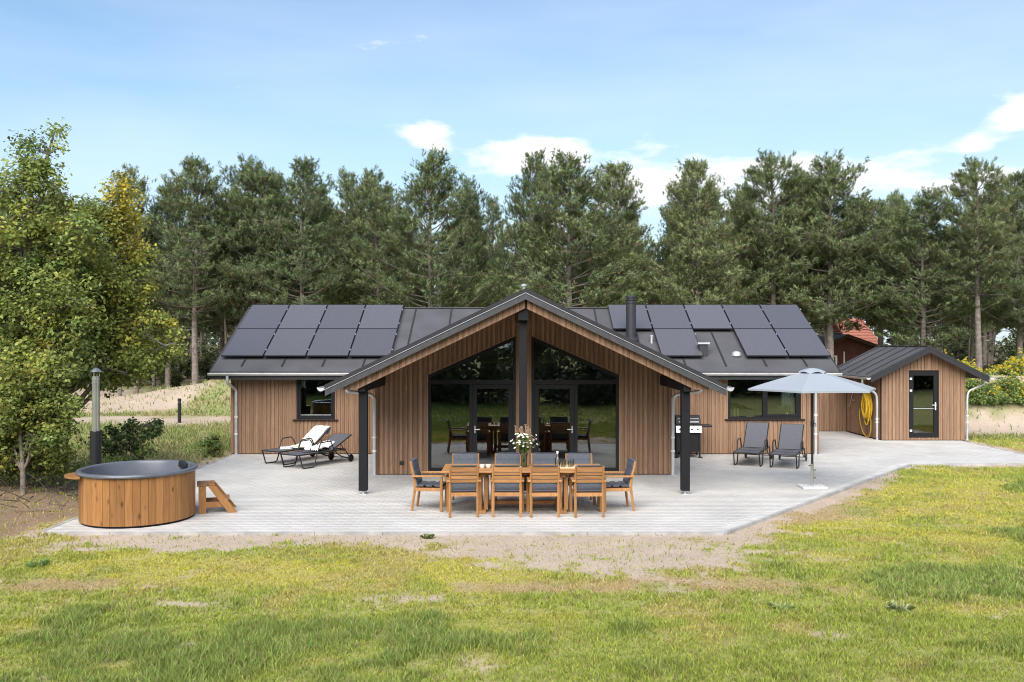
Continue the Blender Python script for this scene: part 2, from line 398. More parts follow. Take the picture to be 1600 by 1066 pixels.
    dens = .85 + .3*Lm - .35*Dm; h = (.030 + .016*(1-Ym) + -.010*Dm + .038*Lm)*(.45+1.1*n6)
    # meadow left of the house and around the mounds: long, pale, half dry
    mead = sstep(-7.4,-7.9,x)*sstep(17.5,19.5,y) + sstep(28.6,29.5,y)*(x > 13)
    mead = np.clip(mead,0,1)*(1-sstep(52,58,y))
    mm = sstep(.40,.62,n6*.6+n2*.4)[...,None]; mc = np.array((.25,.32,.09))*(1-mm) + np.array((.36,.34,.15))*mm
    c = c*(1-mead[...,None]) + mc*mead[...,None]*1.0; h = h*(1-mead) + mead*(.06+.17*n1); dens = dens*(1-.45*mead)
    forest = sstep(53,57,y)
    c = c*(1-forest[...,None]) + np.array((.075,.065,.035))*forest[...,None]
    blade = c.copy()
    g = c*.50 + np.array((.34,.26,.16))*.45
    g = g*(1-S[...,None]) + c_sand*(.85+.3*n3[...,None])*S[...,None]
    g = g*(1-S2[...,None]) + c_soil*(.8+.4*n3[...,None])*S2[...,None]
    dens = dens*(1-.93*S)*(1-.9*S2)
    return blade, g, np.clip(dens,0,1.2), h
def axis_lines(lo, a, b, hi, step, grow=1.13):
    L = list(np.arange(a, b, step)); s = step; v = b
    while v < hi: L.append(v); s = min(s*grow, 60); v += s
    L.append(hi); s = step; v = a; pre = []
    while v > lo: s = min(s*grow, 60); v -= s; pre.append(max(v, lo))
    return np.array(sorted(set(pre + L)))
gx = axis_lines(-900, -11, 14, 900, .11); gy = axis_lines(-600, 7.2, 16.5, 1500, .10, 1.035)
X, Y = np.meshgrid(gx, gy); xs, ys = X.ravel(), Y.ravel()
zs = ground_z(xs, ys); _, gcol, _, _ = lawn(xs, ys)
nx, ny = len(gx), len(gy)
idx = np.arange(nx*ny).reshape(ny, nx)
gf = np.stack([idx[:-1,:-1], idx[:-1,1:], idx[1:,1:], idx[1:,:-1]], -1).reshape(-1,4)
m, nt, b = new_mat('ground_earth'); L = nt.links.new; N = nt.nodes.new
at = N('ShaderNodeAttribute'); at.attribute_name = 'col'; t = N('ShaderNodeTexCoord')
n = N('ShaderNodeTexNoise'); n.inputs['Scale'].default_value = 22; n.inputs['Detail'].default_value = 8; n.inputs['Roughness'].default_value = .7; L(t.outputs['Object'], n.inputs['Vector'])
r = N('ShaderNodeMapRange'); r.inputs['From Min'].default_value = .3; r.inputs['From Max'].default_value = .7; r.inputs['To Min'].default_value = .72; r.inputs['To Max'].default_value = 1.25; L(n.outputs['Fac'], r.inputs['Value'])
s_ = N('ShaderNodeVectorMath'); s_.operation = 'SCALE'; L(at.outputs['Color'], s_.inputs[0]); L(r.outputs[0], s_.inputs['Scale']); L(s_.outputs[0], b.inputs['Base Color'])
b.inputs['Roughness'].default_value = .95; b.inputs['Specular IOR Level'].default_value = .15
bp = N('ShaderNodeBump'); bp.inputs['Strength'].default_value = .7; bp.inputs['Distance'].default_value = .03; L(n.outputs['Fac'], bp.inputs['Height']); L(bp.outputs[0], b.inputs['Normal'])
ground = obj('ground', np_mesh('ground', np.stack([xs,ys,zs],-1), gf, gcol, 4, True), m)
tag(ground, kind='structure')

# grass: triangles, leaning, coloured like the patch they grow in
def grass_blades(n_try, x0, x1, y0, y1, rs, wmul=1.0, hmul=1.0, keep=None, vis_all=False):
    x = rs.uniform(x0, x1, n_try); y = rs.uniform(y0, y1, n_try)
    vis = (np.abs(x) < y*.575 + 2.2) | vis_all
    x, y = x[vis], y[vis]
    ok = ~in_poly(x, y, TERR); x, y = x[ok], y[ok]
    if keep is not None:
        k = keep(x, y); x, y = x[k], y[k]
    c, _, d, h = lawn(x, y)
    clump = fbm(x, y, .16, 31)
    k = rs.rand(len(x)) < d*np.clip(-.05+1.75*clump,0,1); x, y, c, h, clump = x[k], y[k], c[k], h[k], clump[k]
    nb = len(x); h = h*hmul*(.55+.75*rs.rand(nb))*(.6+.8*clump)
    a = rs.uniform(0, 2*np.pi, nb); lean = h*rs.uniform(.15,.95,nb); w = (.0035+.0035*rs.rand(nb))*wmul
    z = ground_z(x, y) - .004; la = rs.uniform(0, 2*np.pi, nb)
    p0 = np.stack([x-np.cos(a)*w, y-np.sin(a)*w, z], -1); p1 = np.stack([x+np.cos(a)*w, y+np.sin(a)*w, z], -1)
    mx_ = x+np.cos(la)*lean*.35; my_ = y+np.sin(la)*lean*.35
    q0 = np.stack([mx_-np.cos(a)*w*.8, my_-np.sin(a)*w*.8, z+h*.6], -1); q1 = np.stack([mx_+np.cos(a)*w*.8, my_+np.sin(a)*w*.8, z+h*.6], -1)
    tip = np.stack([x+np.cos(la)*lean, y+np.sin(la)*lean, z+h], -1)
    V = np.stack([p0,p1,q1,q0,tip],1).reshape(-1,3); i = np.arange(nb)*5
    F = np.stack([np.stack([i,i+1,i+2],-1), np.stack([i,i+2,i+3],-1), np.stack([i+3,i+2,i+4],-1)],1).reshape(-1,3)
    tone = .75+.55*rs.rand(nb)
    straw = rs.rand(nb) < .13
    cc = c*tone[:,None]; cc[straw] = np.array((.40,.33,.15))*tone[straw][:,None]
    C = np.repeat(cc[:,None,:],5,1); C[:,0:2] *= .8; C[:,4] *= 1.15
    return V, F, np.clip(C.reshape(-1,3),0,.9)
rs = np.random.RandomState(5)
parts_ = [grass_blades(26000, -11, 11, -4, 7.6, rs, 3.0, 1.6, vis_all=True), grass_blades(175000, -7.2, 7.2, 7.4, 10.2, rs), grass_blades(190000, -8.6, 8.6, 10.0, 15.0, rs, 1.4),
          grass_blades(110000, 3.4, 14.5, 14.6, 23.4, rs, 2.0, 1.1), grass_blades(16000, 13.4, 18, 22.8, 30, rs, 2.6, 1.1),
          grass_blades(26000, -10.5, -7.2, 14.3, 20, rs, 2.0), grass_blades(80000, -21, -7.4, 19, 36, rs, 2.8),
          grass_blades(22000, -20, -8, 38, 50, rs, 5.0, 1.1), grass_blades(12000, 13.5, 24, 29, 44, rs, 4.0)]
off = 0; Vs, Fs, Cs = [], [], []
for V_, F_, C_ in parts_:
    Vs.append(V_); Fs.append(F_+off); Cs.append(C_); off += len(V_)
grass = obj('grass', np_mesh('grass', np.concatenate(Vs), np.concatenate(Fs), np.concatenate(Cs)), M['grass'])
tag(grass, 'patchy lawn and meadow grass from lush green to dry yellow', 'grass', kind='stuff')

# terrace: bedding slab, edging stones, concrete pavers in running bond
mt_, nt, b = new_mat('concrete_paver'); L = nt.links.new; N = nt.nodes.new
at = N('ShaderNodeAttribute'); at.attribute_name = 'col'; t = N('ShaderNodeTexCoord')
n = N('ShaderNodeTexNoise'); n.inputs['Scale'].default_value = .9; n.inputs['Detail'].default_value = 9; n.inputs['Roughness'].default_value = .62; L(t.outputs['Object'], n.inputs['Vector'])
r = N('ShaderNodeMapRange'); r.inputs['From Min'].default_value = .3; r.inputs['From Max'].default_value = .7; r.inputs['To Min'].default_value = .84; r.inputs['To Max'].default_value = 1.10; L(n.outputs['Fac'], r.inputs['Value'])
s_ = N('ShaderNodeVectorMath'); s_.operation = 'SCALE'; L(at.outputs['Color'], s_.inputs[0]); L(r.outputs[0], s_.inputs['Scale']); L(s_.outputs[0], b.inputs['Base Color'])
n2 = N('ShaderNodeTexNoise'); n2.inputs['Scale'].default_value = 90; n2.inputs['Detail'].default_value = 4; L(t.outputs['Object'], n2.inputs['Vector'])
bp = N('ShaderNodeBump'); bp.inputs['Strength'].default_value = .5; bp.inputs['Distance'].default_value = .006; L(n2.outputs['Fac'], bp.inputs['Height']); L(bp.outputs[0], b.inputs['Normal'])
b.inputs['Roughness'].default_value = .85; b.inputs['Specular IOR Level'].default_value = .3
M['paver'] = mt_
M['joint'] = plain('joint_sand', (.545,.522,.488), .95, var=.1, scale=3)
M['kerb'] = plain('edging_stone', (.40,.385,.37), .85, var=.12, scale=3, bump=.4)
terrace = MB().prism(TERR, 'z', -.12, -.0028).build('terrace', M['joint']); tag(terrace, kind='structure')
PW, PD = .21, .14
px_, py_ = [], []
yy = 14.70; row = 0
while yy < 31.3:
    xx = -7.32 + (row % 2)*PW/2
    while xx < 13.5:
        px_.append(xx); py_.append(yy); xx += PW
    yy += PD; row += 1
px_ = np.array(px_); py_ = np.array(py_)
ok = np.ones(len(px_), bool)
for ax_, ay_ in ((0,0),(PW,0),(0,PD),(PW,PD)): ok &= in_poly(px_+ax_, py_+ay_, TERR)
ok &= ~((px_ > -2.9) & (px_ < 3.3) & (py_ > 21.1)) & ~((px_ < 8.0) & (py_ > 25.0))
px_, py_ = px_[ok], py_[ok]; npv = len(px_)
g_ = .0016; b_ = .003
hz = rs.uniform(-.0005,.0005,npv)
def ring(i, z):
    return [np.stack([px_+g_+i, py_+g_+i, z],-1), np.stack([px_+PW-g_-i, py_+g_+i, z],-1), np.stack([px_+PW-g_-i, py_+PD-g_-i, z],-1), np.stack([px_+g_+i, py_+PD-g_-i, z],-1)]
V_ = np.stack(ring(0, np.full(npv,-.012)) + ring(0, hz-.003) + ring(b_, hz), 1).reshape(-1,3)
i = np.arange(npv)*12; fl = []
for k in range(4):
    k2 = (k+1)%4
    fl.append(np.stack([i+k,i+k2,i+4+k2,i+4+k],-1)); fl.append(np.stack([i+4+k,i+4+k2,i+8+k2,i+8+k],-1))
fl.append(np.stack([i+8,i+9,i+10,i+11],-1))
tone = rs.normal(1,.02,npv)
cc = np.array((.555,.530,.495))[None]*tone[:,None]*np.stack([1+rs.normal(0,.012,npv), np.ones(npv), 1+rs.normal(0,.012,npv)],-1)
pv = obj('paver', np_mesh('paver', V_, np.stack(fl,1).reshape(-1,4), np.repeat(cc,12,0), 4), M['paver'], terrace); tag(pv, kind='stuff')
kb = MB()
for (a, c) in ((0,1),(1,2),(2,3),(3,4)):
    p, q = Vector((*TERR[a],0)), Vector((*TERR[c],0)); d = q-p; k = max(1,int(d.length/1.0))
    for j in range(k):
        u, v = p + d*(j/k) + d.normalized()*.003, p + d*((j+1)/k) - d.normalized()*.003
        o_ = Vector((d.y,-d.x,0)).normalized()*.03
        kb.bar((u+o_) + Vector((0,0,-.066)), (v+o_) + Vector((0,0,-.066)), .06, .14)
p, q = Vector((*TERR[7],0)), Vector((*TERR[0],0))
for j in range(10):
    u = p.lerp(q, j/10); v = p.lerp(q, (j+1)/10-.002); kb.bar(u+Vector((-.03,0,-.066)), v+Vector((-.03,0,-.066)), .06, .14)
kerb = kb.build('edging_stones', M['kerb']); kerb.parent = terrace

# ---------------------------------------------------------------- house
AX = .26                    # axis of the gable
house = thing('holiday_house', 'brown timber-clad holiday house with dark roof, solar panels and a glazed gable porch', 'house', (0,0,0))
_bcache = {}
PITCH, WIDE = .110, .070
def split_x(x0, x1, ops):
    xs_ = [x0, x1]
    for a, b_, *_r in ops:
        for e in (a, b_):
            if x0+.006 < e < x1-.006: xs_.append(e)
    xs_.sort(); return list(zip(xs_[:-1], xs_[1:]))
def pieces(x0, x1, zb, top, ops):
    out = []
    for a, b_ in split_x(x0, x1, ops):
        if b_-a < .012: continue
        mid = (a+b_)/2; iv = [((zb,zb),(top(a),top(b_)))]
        for oa, ob, lo, hi in ops:
            if oa < mid < ob:
                nw = []
                for (l, h) in iv:
                    lo2 = lo if not callable(lo) else lo(mid)
                    if lo2 - l[0] > .03: nw.append((l, (lo2,lo2)))
                    ha, hb = (hi(a), hi(b_)) if callable(hi) else (hi, hi)
                    if min(h[0]-ha, h[1]-hb) > .01: nw.append(((ha,hb), h))
                iv = nw
        for l, h in iv: out.append((a, b_, l, h))
    return out
def clad_wall(parent, name, loc, rz, x0, x1, zb, top, ops=(), thick=.14, back='clad_dark', boards=True, mat='clad'):
    """a wall part: a slab with openings, proud boards as pieces of their own, recessed strips between them"""
    bk = MB(); y0, y1 = .022, thick
    edges = sorted(set([x0, x1] + [e for o_ in ops for e in o_[:2]] + ([AX] if x0 < AX < x1 and rz == 0 and abs(top(AX)-top(x0)) > .2 else [])))
    for a, b_ in zip(edges[:-1], edges[1:]):
        for (aa, bb, l, h) in pieces(a, b_, zb, top, ops):
            bk.prism([(aa,l[0]),(bb,l[1]),(bb,h[1]),(aa,h[0])], 'y', y0, y1)
    w = bk.build(name, M[back], parent, loc, rot=(0,0,rz))
    strips = MB(); x = x0; 
    if not boards: return w
    while x < x1-.01:
        xb = min(x+WIDE, x1)
        for (a, b_, l, h) in pieces(x+.002, xb-.002, zb, top, ops):
            key = tuple(round(v, 3) for v in (b_-a, l[1]-l[0], h[0]-l[0], h[1]-l[0]))
            if key not in _bcache:
                W_ = b_-a; e = .004
                P = [(0,.022,0),(W_,.022,key[1]),(W_,.022,key[3]),(0,.022,key[2]),(0,e,0),(W_,e,key[1]),(W_,e,key[3]),(0,e,key[2]),(e,0,0),(W_-e,0,key[1]),(W_-e,0,key[3]),(e,0,key[2])]
                F = [(4,7,3,0),(1,2,6,5),(4,8,11,7),(9,5,6,10),(8,9,10,11),(3,7,11,10,6,2),(0,1,5,9,8,4)]
                me = bpy.data.meshes.new('board'); me.from_pydata(P, [], F); me.materials.append(M[mat]); _bcache[key] = me
            obj('board', _bcache[key], None, w, (a, 0, l[0]))
        for (a, b_, l, h) in pieces(xb+.004, min(x+PITCH, x1)-.004, zb+.001, top, ops):
            strips.prism([(a,l[0]),(b_,l[1]),(b_,h[1]),(a,h[0])], 'y', .016, .0225)
        x += PITCH
    if strips.v: tag(strips.build('recessed_strip', M['clad'], w), kind='stuff')
    return w
flat = lambda z: (lambda x: z)
YM, YG = 24.9, 21.0         # main front, gable front
# main range front: only what stands clear of the gable wing
LW = (-5.75,-4.72, .93, 2.06); RW = (5.765, 7.71, .94, 2.07)
clad_wall(house, 'wall', (0,YM,0), 0, -7.5, -3.0, .02, flat(2.30), [LW])
clad_wall(house, 'wall', (0,YM,0), 0, 3.56, 8.19, .02, flat(2.30), [RW])
# glazed gable
gtop = lambda x: 4.02 - .482*abs(x-AX) - .22
GW0, GW1 = -1.885, .085
def gl_hi(x): return 2.245 + (x-GW0)*(3.12-2.245)/(GW1-GW0)
def gr_hi(x): return gl_hi(2*AX-x)
GOP = [(GW0, GW1, .075, gl_hi), (2*AX-GW1, 2*AX-GW0, .075, gr_hi)]
clad_wall(house, 'wall', (0,YG,0), 0, -3.08, 3.60, .02, gtop, GOP)
# sides and back, seen only from elsewhere
clad_wall(house, 'wall', (-7.5,31.1,0), R(-90), 0, 6.06, .02, lambda u: 2.30+ (1.55-abs(u-3.1)*.494 if abs(u-3.1) < 3.1 else 0), back='clad', boards=False)
clad_wall(house, 'wall', (8.19,25.04,0), R(90), 0, 6.06, .02, lambda u: 2.30, back='clad', boards=False)
clad_wall(house, 'wall', (-3.08,24.9,0), R(-90), 0, 3.75, .02, flat(2.2), back='clad', boards=False)
clad_wall(house, 'wall', (3.60,21.15,0), R(90), 0, 3.75, .02, flat(2.2), back='clad', boards=False)
MB().box(-7.4, 8.1, 31.0, 31.14, .02, 2.3).build('wall', M['clad'], house)
# dark gaps under the boards: plinth
MB().box(-7.48, -3.09, YM+.03, YM+.12, -.05, .021).box(3.61, 8.17, YM+.03, YM+.12, -.05, .021).box(-3.06, 3.58, YG+.03, YG+.12, -.05, .021).build('plinth', M['black_paint'], house)
MB().box(-7.3, 8.0, 25.06, 30.98, -.02, .03).box(-2.92, 3.44, 21.16, 25.055, -.02, .03).build('floor', M['interior_floor'], house)
MB().box(-7.3, 8.0, 30.9, 30.985, .03, 2.3).box(-2.9, -2.82, 25.1, 30.9, .031, 2.3).box(3.3, 3.38, 25.1, 30.9, .031, 2.3).build('inner_wall', M['interior'], house)
MB().box(-7.35, -2.95, 25.06, 30.95, 2.31, 2.36).box(3.3, 8.05, 25.06, 30.95, 2.31, 2.36).build('ceiling', M['interior'], house)

# roofs
K1, K2 = .482, .494
ED, RD, EZ, RZ = 24.40, 28.02, 2.23, 4.02     # main eave / ridge: depth and height
RX0, RX1 = -7.88, 8.55
GF, GE = 17.9, 3.86         # gable roof front, half width
def slab(poly, th):
    """poly: top corners (x,y,z) in order; a sheet of thickness th below it"""
    n_ = len(poly); V = [tuple(p) for p in poly] + [(p[0],p[1],p[2]-th) for p in poly]
    F = [tuple(range(n_)), tuple(range(2*n_-1,n_-1,-1))] + [(k, n_+k, n_+(k+1)%n_, (k+1)%n_) for k in range(n_)]
    return V, F
zm = lambda y: EZ + (y-ED)*(RZ-EZ)/(RD-ED)
zg = lambda x: 4.00 - K1*abs(x-AX)
vx = (4.00-EZ)/K1
mr_ = MB()
mr_.add(*slab([(RX0,ED,EZ),(AX-vx,ED,EZ),(AX,RD,RZ),(RX0,RD,RZ)], .10))
mr_.add(*slab([(AX+vx,ED,EZ),(RX1,ED,EZ),(RX1,RD,RZ),(AX,RD,RZ)], .10))
mr_.add(*slab([(RX0,RD,RZ),(RX1,RD,RZ),(RX1,2*RD-ED,EZ),(RX0,2*RD-ED,EZ)], .10))
roof = mr_.build('roof', M['felt'], house)
gr = MB()
for s in (-1, 1):
    gr.add(*slab([(AX,GF,4.00),(AX+s*GE,GF,4.0-K1*GE),(AX+s*GE,24.45,4.0-K1*GE),(AX+s*vx,24.45,EZ+.004),(AX,RD-.05,4.0)], .07))
groof = gr.build('roof', M['felt'], house)
# ridge cap, verge boards of the main roof
MB().bar((RX0,RD,RZ+.005),(RX1,RD,RZ+.005), .16, .03).build('ridge_cap', M['felt'], roof)
for xx in (RX0, RX1):
    s = -1 if xx < 0 else 1
    MB().prism([(ED,EZ-.14),(RD,RZ-.14),(2*RD-ED,EZ-.14),(2*RD-ED,EZ+.012),(RD,RZ+.012),(ED,EZ+.012)], 'x', xx+s*.002, xx+s*.028).build('verge_board', M['felt_edge'], roof)
MB().box(RX0+.01, AX-vx, ED+.02, ED+.05, EZ-.22, EZ-.05).build('fascia', M['fascia'], roof); MB().box(AX+vx, RX1-.01, ED+.02, ED+.05, EZ-.22, EZ-.05).build('fascia', M['fascia'], roof)
MB().box(RX0+.01, -3.1, ED+.05, YM+.05, EZ-.2, EZ-.17).box(3.6, RX1-.01, ED+.05, YM+.05, EZ-.2, EZ-.17).build('soffit', M['black_paint'], roof)
# standing battens under the felt
bs = Vector((0, RD-ED, RZ-EZ)).normalized()
for k in range(15):
    xx = -7.13 + 1.065*k
    ya = 24.62; yb = RD-.1
    if abs(xx-AX) < vx-.02:
        yb0 = ED + (zg(xx)-EZ)/(RZ-EZ)*(RD-ED)      # valley
        ya = max(ya, yb0+.15)
    if yb-ya < .3: continue
    MB().bar((xx,ya,zm(ya)+.012),(xx,yb,zm(yb)+.012), .045, .03).build('roof_batten', M['felt_edge'], roof, bevel=.006)
for s in (-1,1):
    for k in range(9):
        yy_ = 18.6 + k*1.02
        x2 = (GE-.12) if yy_ < 24.3 else max(.3, vx*(RD-yy_)/(RD-ED)-.1)
        if x2 < .5: continue
        MB().bar((AX+s*.12,yy_,zg(AX+.12)+.012),(AX+s*x2,yy_,zg(AX+x2)+.012), .045, .03).build('roof_batten', M['felt_edge'], groof, bevel=.006)
# front verge of the gable: black roof edge, bright drip edge, grey board, short cladding boards
def verge(y0, y1, t0, t1, name, mat, xend=GE):
    mb = MB()
    for s in (-1,1):
        mb.prism([(AX,4.0-t1),(AX+s*xend,4.0-K1*xend-t1),(AX+s*xend,4.0-K1*xend-t0),(AX,4.0-t0)], 'y', y0, y1)
    return mb.build(name, M[mat], groof)
verge(GF-.03, GF-.001, -.012, .075, 'roof_edge', 'felt_edge')
verge(GF-.042, GF-.031, .074, .082, 'drip_edge', 'zinc')
verge(GF-.025, GF-.001, .086, .205, 'fascia', 'fascia', GE-.02)
verge(GF+.145, GF+.18, .10, .345, 'rake_back', 'black_paint', GE-.55)
tb = lambda x: 4.0-K1*abs(x-AX)-.190
bb_ = lambda x: 4.0-K1*abs(x-AX)-.365
x = AX - 3.60; band = MB().prism([(AX,tb(AX)-.05),(AX,tb(AX)-.02),(AX-.1,tb(AX-.1)-.02),(AX-.1,tb(AX-.1)-.05)], 'y', GF+.15, GF+.16).build('gable_band', M['black_paint'], house)
while x < AX+3.60-.02:
    for a, b2 in ((x, x+WIDE),):
        for aa, b3 in ([(a, AX),(AX,b2)] if a < AX < b2 else [(a,b2)]):
            if b3-aa < .012: continue
            lo_a, lo_b = max(bb_(aa), 2.06), max(bb_(b3), 2.06)
            mb = MB().prism([(0,lo_a-2),(b3-aa,lo_b-2),(b3-aa,tb(b3)-2),(0,tb(aa)-2)], 'y', 0, .022)
            if tb(aa)-lo_a > .03 and tb(b3)-lo_b > .03: mb.build('board', M['clad'], band, (aa, GF+.121, 2))
    x += PITCH
st = MB(); x = AX-3.60
while x < AX+3.60-.02:
    aa, b3 = x+WIDE+.004, x+PITCH-.004
    if not (aa < AX < b3): 
        la, lb = max(bb_(aa),2.06), max(bb_(b3),2.06)
        if tb(aa)-la > .03 and tb(b3)-lb > .03: st.prism([(aa,la),(b3,lb),(b3,tb(b3)),(aa,tb(aa))], 'y', GF+.136, GF+.142)
    x += PITCH
tag(st.build('recessed_strip', M['clad'], band), kind='stuff')
# underside of the porch roof: boarded soffit
sf = MB()
for s in (-1,1):
    sf.add(*slab([(AX,GF+.07,4.0-.085),(AX+s*(GE-.05),GF+.07,4.0-K1*(GE-.05)-.085),(AX+s*(GE-.05),24.3,4.0-K1*(GE-.05)-.085),(AX,24.3,4.0-.085)], .03))
sf.build('soffit', M['clad'], groof)
# posts and beams of the porch
def post(x, y, ztop, name='porch_post', w=.165):
    p = MB().box(-w/2, w/2, -w/2, w/2, .07, ztop).build(name, M['black_paint'], house, (x,y,0), bevel=.008)
    MB().box(-.02,.02,-.02,.02,.012,.07).box(-.06,.06,-.06,.06,0,.012).build('post_foot', M['zinc'], p)
    return p
for xx in (-2.915, 3.395):
    post(xx, 18.33, 2.19)
    MB().box(xx-.07, xx+.07, 18.1, 20.99, 2.02, 2.22).build('beam', M['black_paint'], house, bevel=.006)
post(AX-.045, 18.33, 3.46, w=.15)
MB().box(AX-.045-.1, AX-.045+.1, 18.1, 20.99, 3.40, 3.62).build('beam', M['black_paint'], house, bevel=.006)

# gutters and rain pipes
def gutter(a, b_, r, parent=house):
    a, b_ = Vector(a), Vector(b_); d = (b_-a).normalized(); side = Vector((-d.y,d.x,0)); up = Vector((0,0,1))
    V = []; n_ = 9
    for p in (a, b_):
        for rr_ in (r, r-.006):
            for k in range(n_):
                an = math.pi + math.pi*k/(n_-1); V.append(p + side*(math.cos(an)*rr_) + up*(math.sin(an)*rr_))
    F = []
    for k in range(n_-1):
        F += [(k,k+1,2*n_+k+1,2*n_+k), (n_+k+1,n_+k,3*n_+k,3*n_+k+1)]
    F += [(0,2*n_,3*n_,n_),(n_-1,2*n_-1,4*n_-1,3*n_-1)]
    g = MB().add(V, F)
    for p in (a, b_):
        cap = [p + side*(math.cos(math.pi+math.pi*k/8)*r*1.05) + up*(math.sin(math.pi+math.pi*k/8)*r*1.05) for k in range(9)]
        V2 = [c - d*.006 for c in cap] + [c + d*.006 for c in cap]
        g.add(V2, [tuple(range(9)), tuple(range(17,8,-1))] + [(k,k+1,9+k+1,9+k) for k in range(8)] + [(8,0,9,17)])
    g.tube([a+side*r, b_+side*r], .009, 6); g.tube([a-side*r, b_-side*r], .009, 6)
    return g.build('gutter', M['zinc'], parent, smooth=True)
gutter((RX0-.03, ED-.05, EZ-.055), (AX-vx+.05, ED-.05, EZ-.055), .07)
gutter((AX+vx-.05, ED-.05, EZ-.055), (RX1+.03, ED-.05, EZ-.055), .07)
for s in (-1,1): gutter((AX+s*(GE+.055), GF-.05, 4.0-K1*GE-.035), (AX+s*(GE+.055), 24.2, 4.0-K1*GE-.035), .065)
def smooth_path(pts, n_=5, fr=.45):
    pts = [Vector(p) for p in pts]; out = [pts[0]]
    for i in range(1, len(pts)-1):
        a, b_, c = pts[i-1], pts[i], pts[i+1]; ra = min((a-b_).length, (c-b_).length)*fr
        p, q = b_ + (a-b_).normalized()*ra, b_ + (c-b_).normalized()*ra
        for k in range(n_+1):
            t = k/n_; out.append(p*(1-t)**2 + b_*2*t*(1-t) + q*t*t)
    out.append(pts[-1]); return out
def downpipe(pts, parent=house, r=.038):
    d = MB().tube(smooth_path(pts), r, 10).build('downpipe', M['zinc'], parent, smooth=True)
    e = Vector(pts[-1]); tp = Vector(pts[-2])
    for z in (tp.z-.55, .55):
        MB().lathe([(r+.002,-.018),(r+.009,-.018),(r+.009,.018),(r+.002,.018)], 10, (e.x,e.y,z)).box(e.x-.01,e.x+.01,e.y,e.y+.09,z-.01,z+.01).build('pipe_clip', M['white_metal'], d)
    MB().lathe([(r+.002,.0),(r+.03,.0),(r+.03,.012),(r+.002,.03)], 10, (e.x,e.y,0)).build('pipe_foot', M['zinc'], d)
    return d
downpipe([(-7.42,ED-.05,EZ-.12),(-7.42,ED-.05,EZ-.30),(-7.33,YM-.07,1.72),(-7.33,YM-.07,1.55),(-7.33,YM-.07,.01)])
downpipe([(8.07,ED-.05,EZ-.12),(8.07,ED-.05,EZ-.25),(8.07,YM-.07,1.8),(8.07,YM-.07,1.6),(8.07,YM-.07,.01)])
for s in (-1,1):
    wx = -3.08 if s < 0 else 3.60
    downpipe([(AX+s*(GE+.055),20.6,2.07),(AX+s*(GE+.055),20.6,1.90),(wx+s*.28,20.88,1.84),(wx+s*.0,20.91,1.80),(wx+s*.0,20.91,1.4),(wx,20.91,.01)])

# windows and doors
def pane(pts, y, parent):
    """a glass pane from (x,z) corners, 8 mm thick"""
    return MB().prism(pts, 'y', y, y+.008).build('pane', M['glass'], parent)
def rect(x0,x1,z0,z1): return [(x0,z0),(x1,z0),(x1,z1),(x0,z1)]
def frame_rect(mb, x0,x1,z0,z1,w,y0,y1, wb=None):
    wb = w if wb is None else wb
    mb.box(x0,x0+w,y0,y1,z0,z1).box(x1-w,x1,y0,y1,z0,z1).box(x0+w,x1-w,y0,y1,z0,z0+wb).box(x0+w,x1-w,y0,y1,z1-w,z1); return mb
def lining(x0,x1,z0,z1,y, parent):
    MB().box(x0-.018,x0-.001,y-.004,y+.06,z0,z1+.02).box(x1+.001,x1+.018,y-.004,y+.06,z0,z1+.02).build('window_lining', M['clad'], parent)
# small window, left range
w = frame_rect(MB(), LW[0]+.004,LW[1]-.004,LW[2],LW[3],.06,YM+.012,YM+.11).build('window', M['frame_black'], house, bevel=.004)
frame_rect(MB(), LW[0]+.066,LW[1]-.066,LW[2]+.062,LW[3]-.062,.045,YM+.03,YM+.1).build('sash', M['frame_black'], w, bevel=.004)
pane(rect(LW[0]+.1,LW[1]-.1,LW[2]+.1,LW[3]-.1), YM+.06, w)
MB().box(LW[0]-.09,LW[1]+.09,YM-.045,YM+.03,LW[2]-.035,LW[2]-.003).build('sill', M['frame_black'], w)
MB().box(LW[0]+.113,LW[1]-.113,YM+.045,YM+.055,LW[2]+.107,LW[2]+.122).build('glazing_bead', M['zinc'], w)
# wide window, right range
w = frame_rect(MB(), RW[0]+.004,RW[1]-.004,RW[2],RW[3],.055,YM+.012,YM+.11)
w.box(6.685,6.745,YM+.013,YM+.109,RW[2]+.055,RW[3]-.055)
w = w.build('window', M['frame_black'], house, bevel=.004)
pane(rect(RW[0]+.05,6.69,RW[2]+.05,RW[3]-.05), YM+.06, w)
sh = frame_rect(MB(), 6.748,RW[1]-.061,RW[2]+.057,RW[3]-.057,.07,YM+.02,YM+.1).build('sash', M['frame_black'], w, bevel=.004)
pane(rect(6.81,RW[1]-.125,RW[2]+.12,RW[3]-.12), YM+.065, w)
MB().box(RW[0]-.1,RW[1]+.09,YM-.045,YM+.03,RW[2]-.035,RW[2]-.003).build('sill', M['frame_black'], w)
MB().box(RW[0]+.02,RW[1]-.02,YM+.115,YM+.32,RW[2]-.03,RW[2]+.0).build('inner_sill', M['interior'], w)
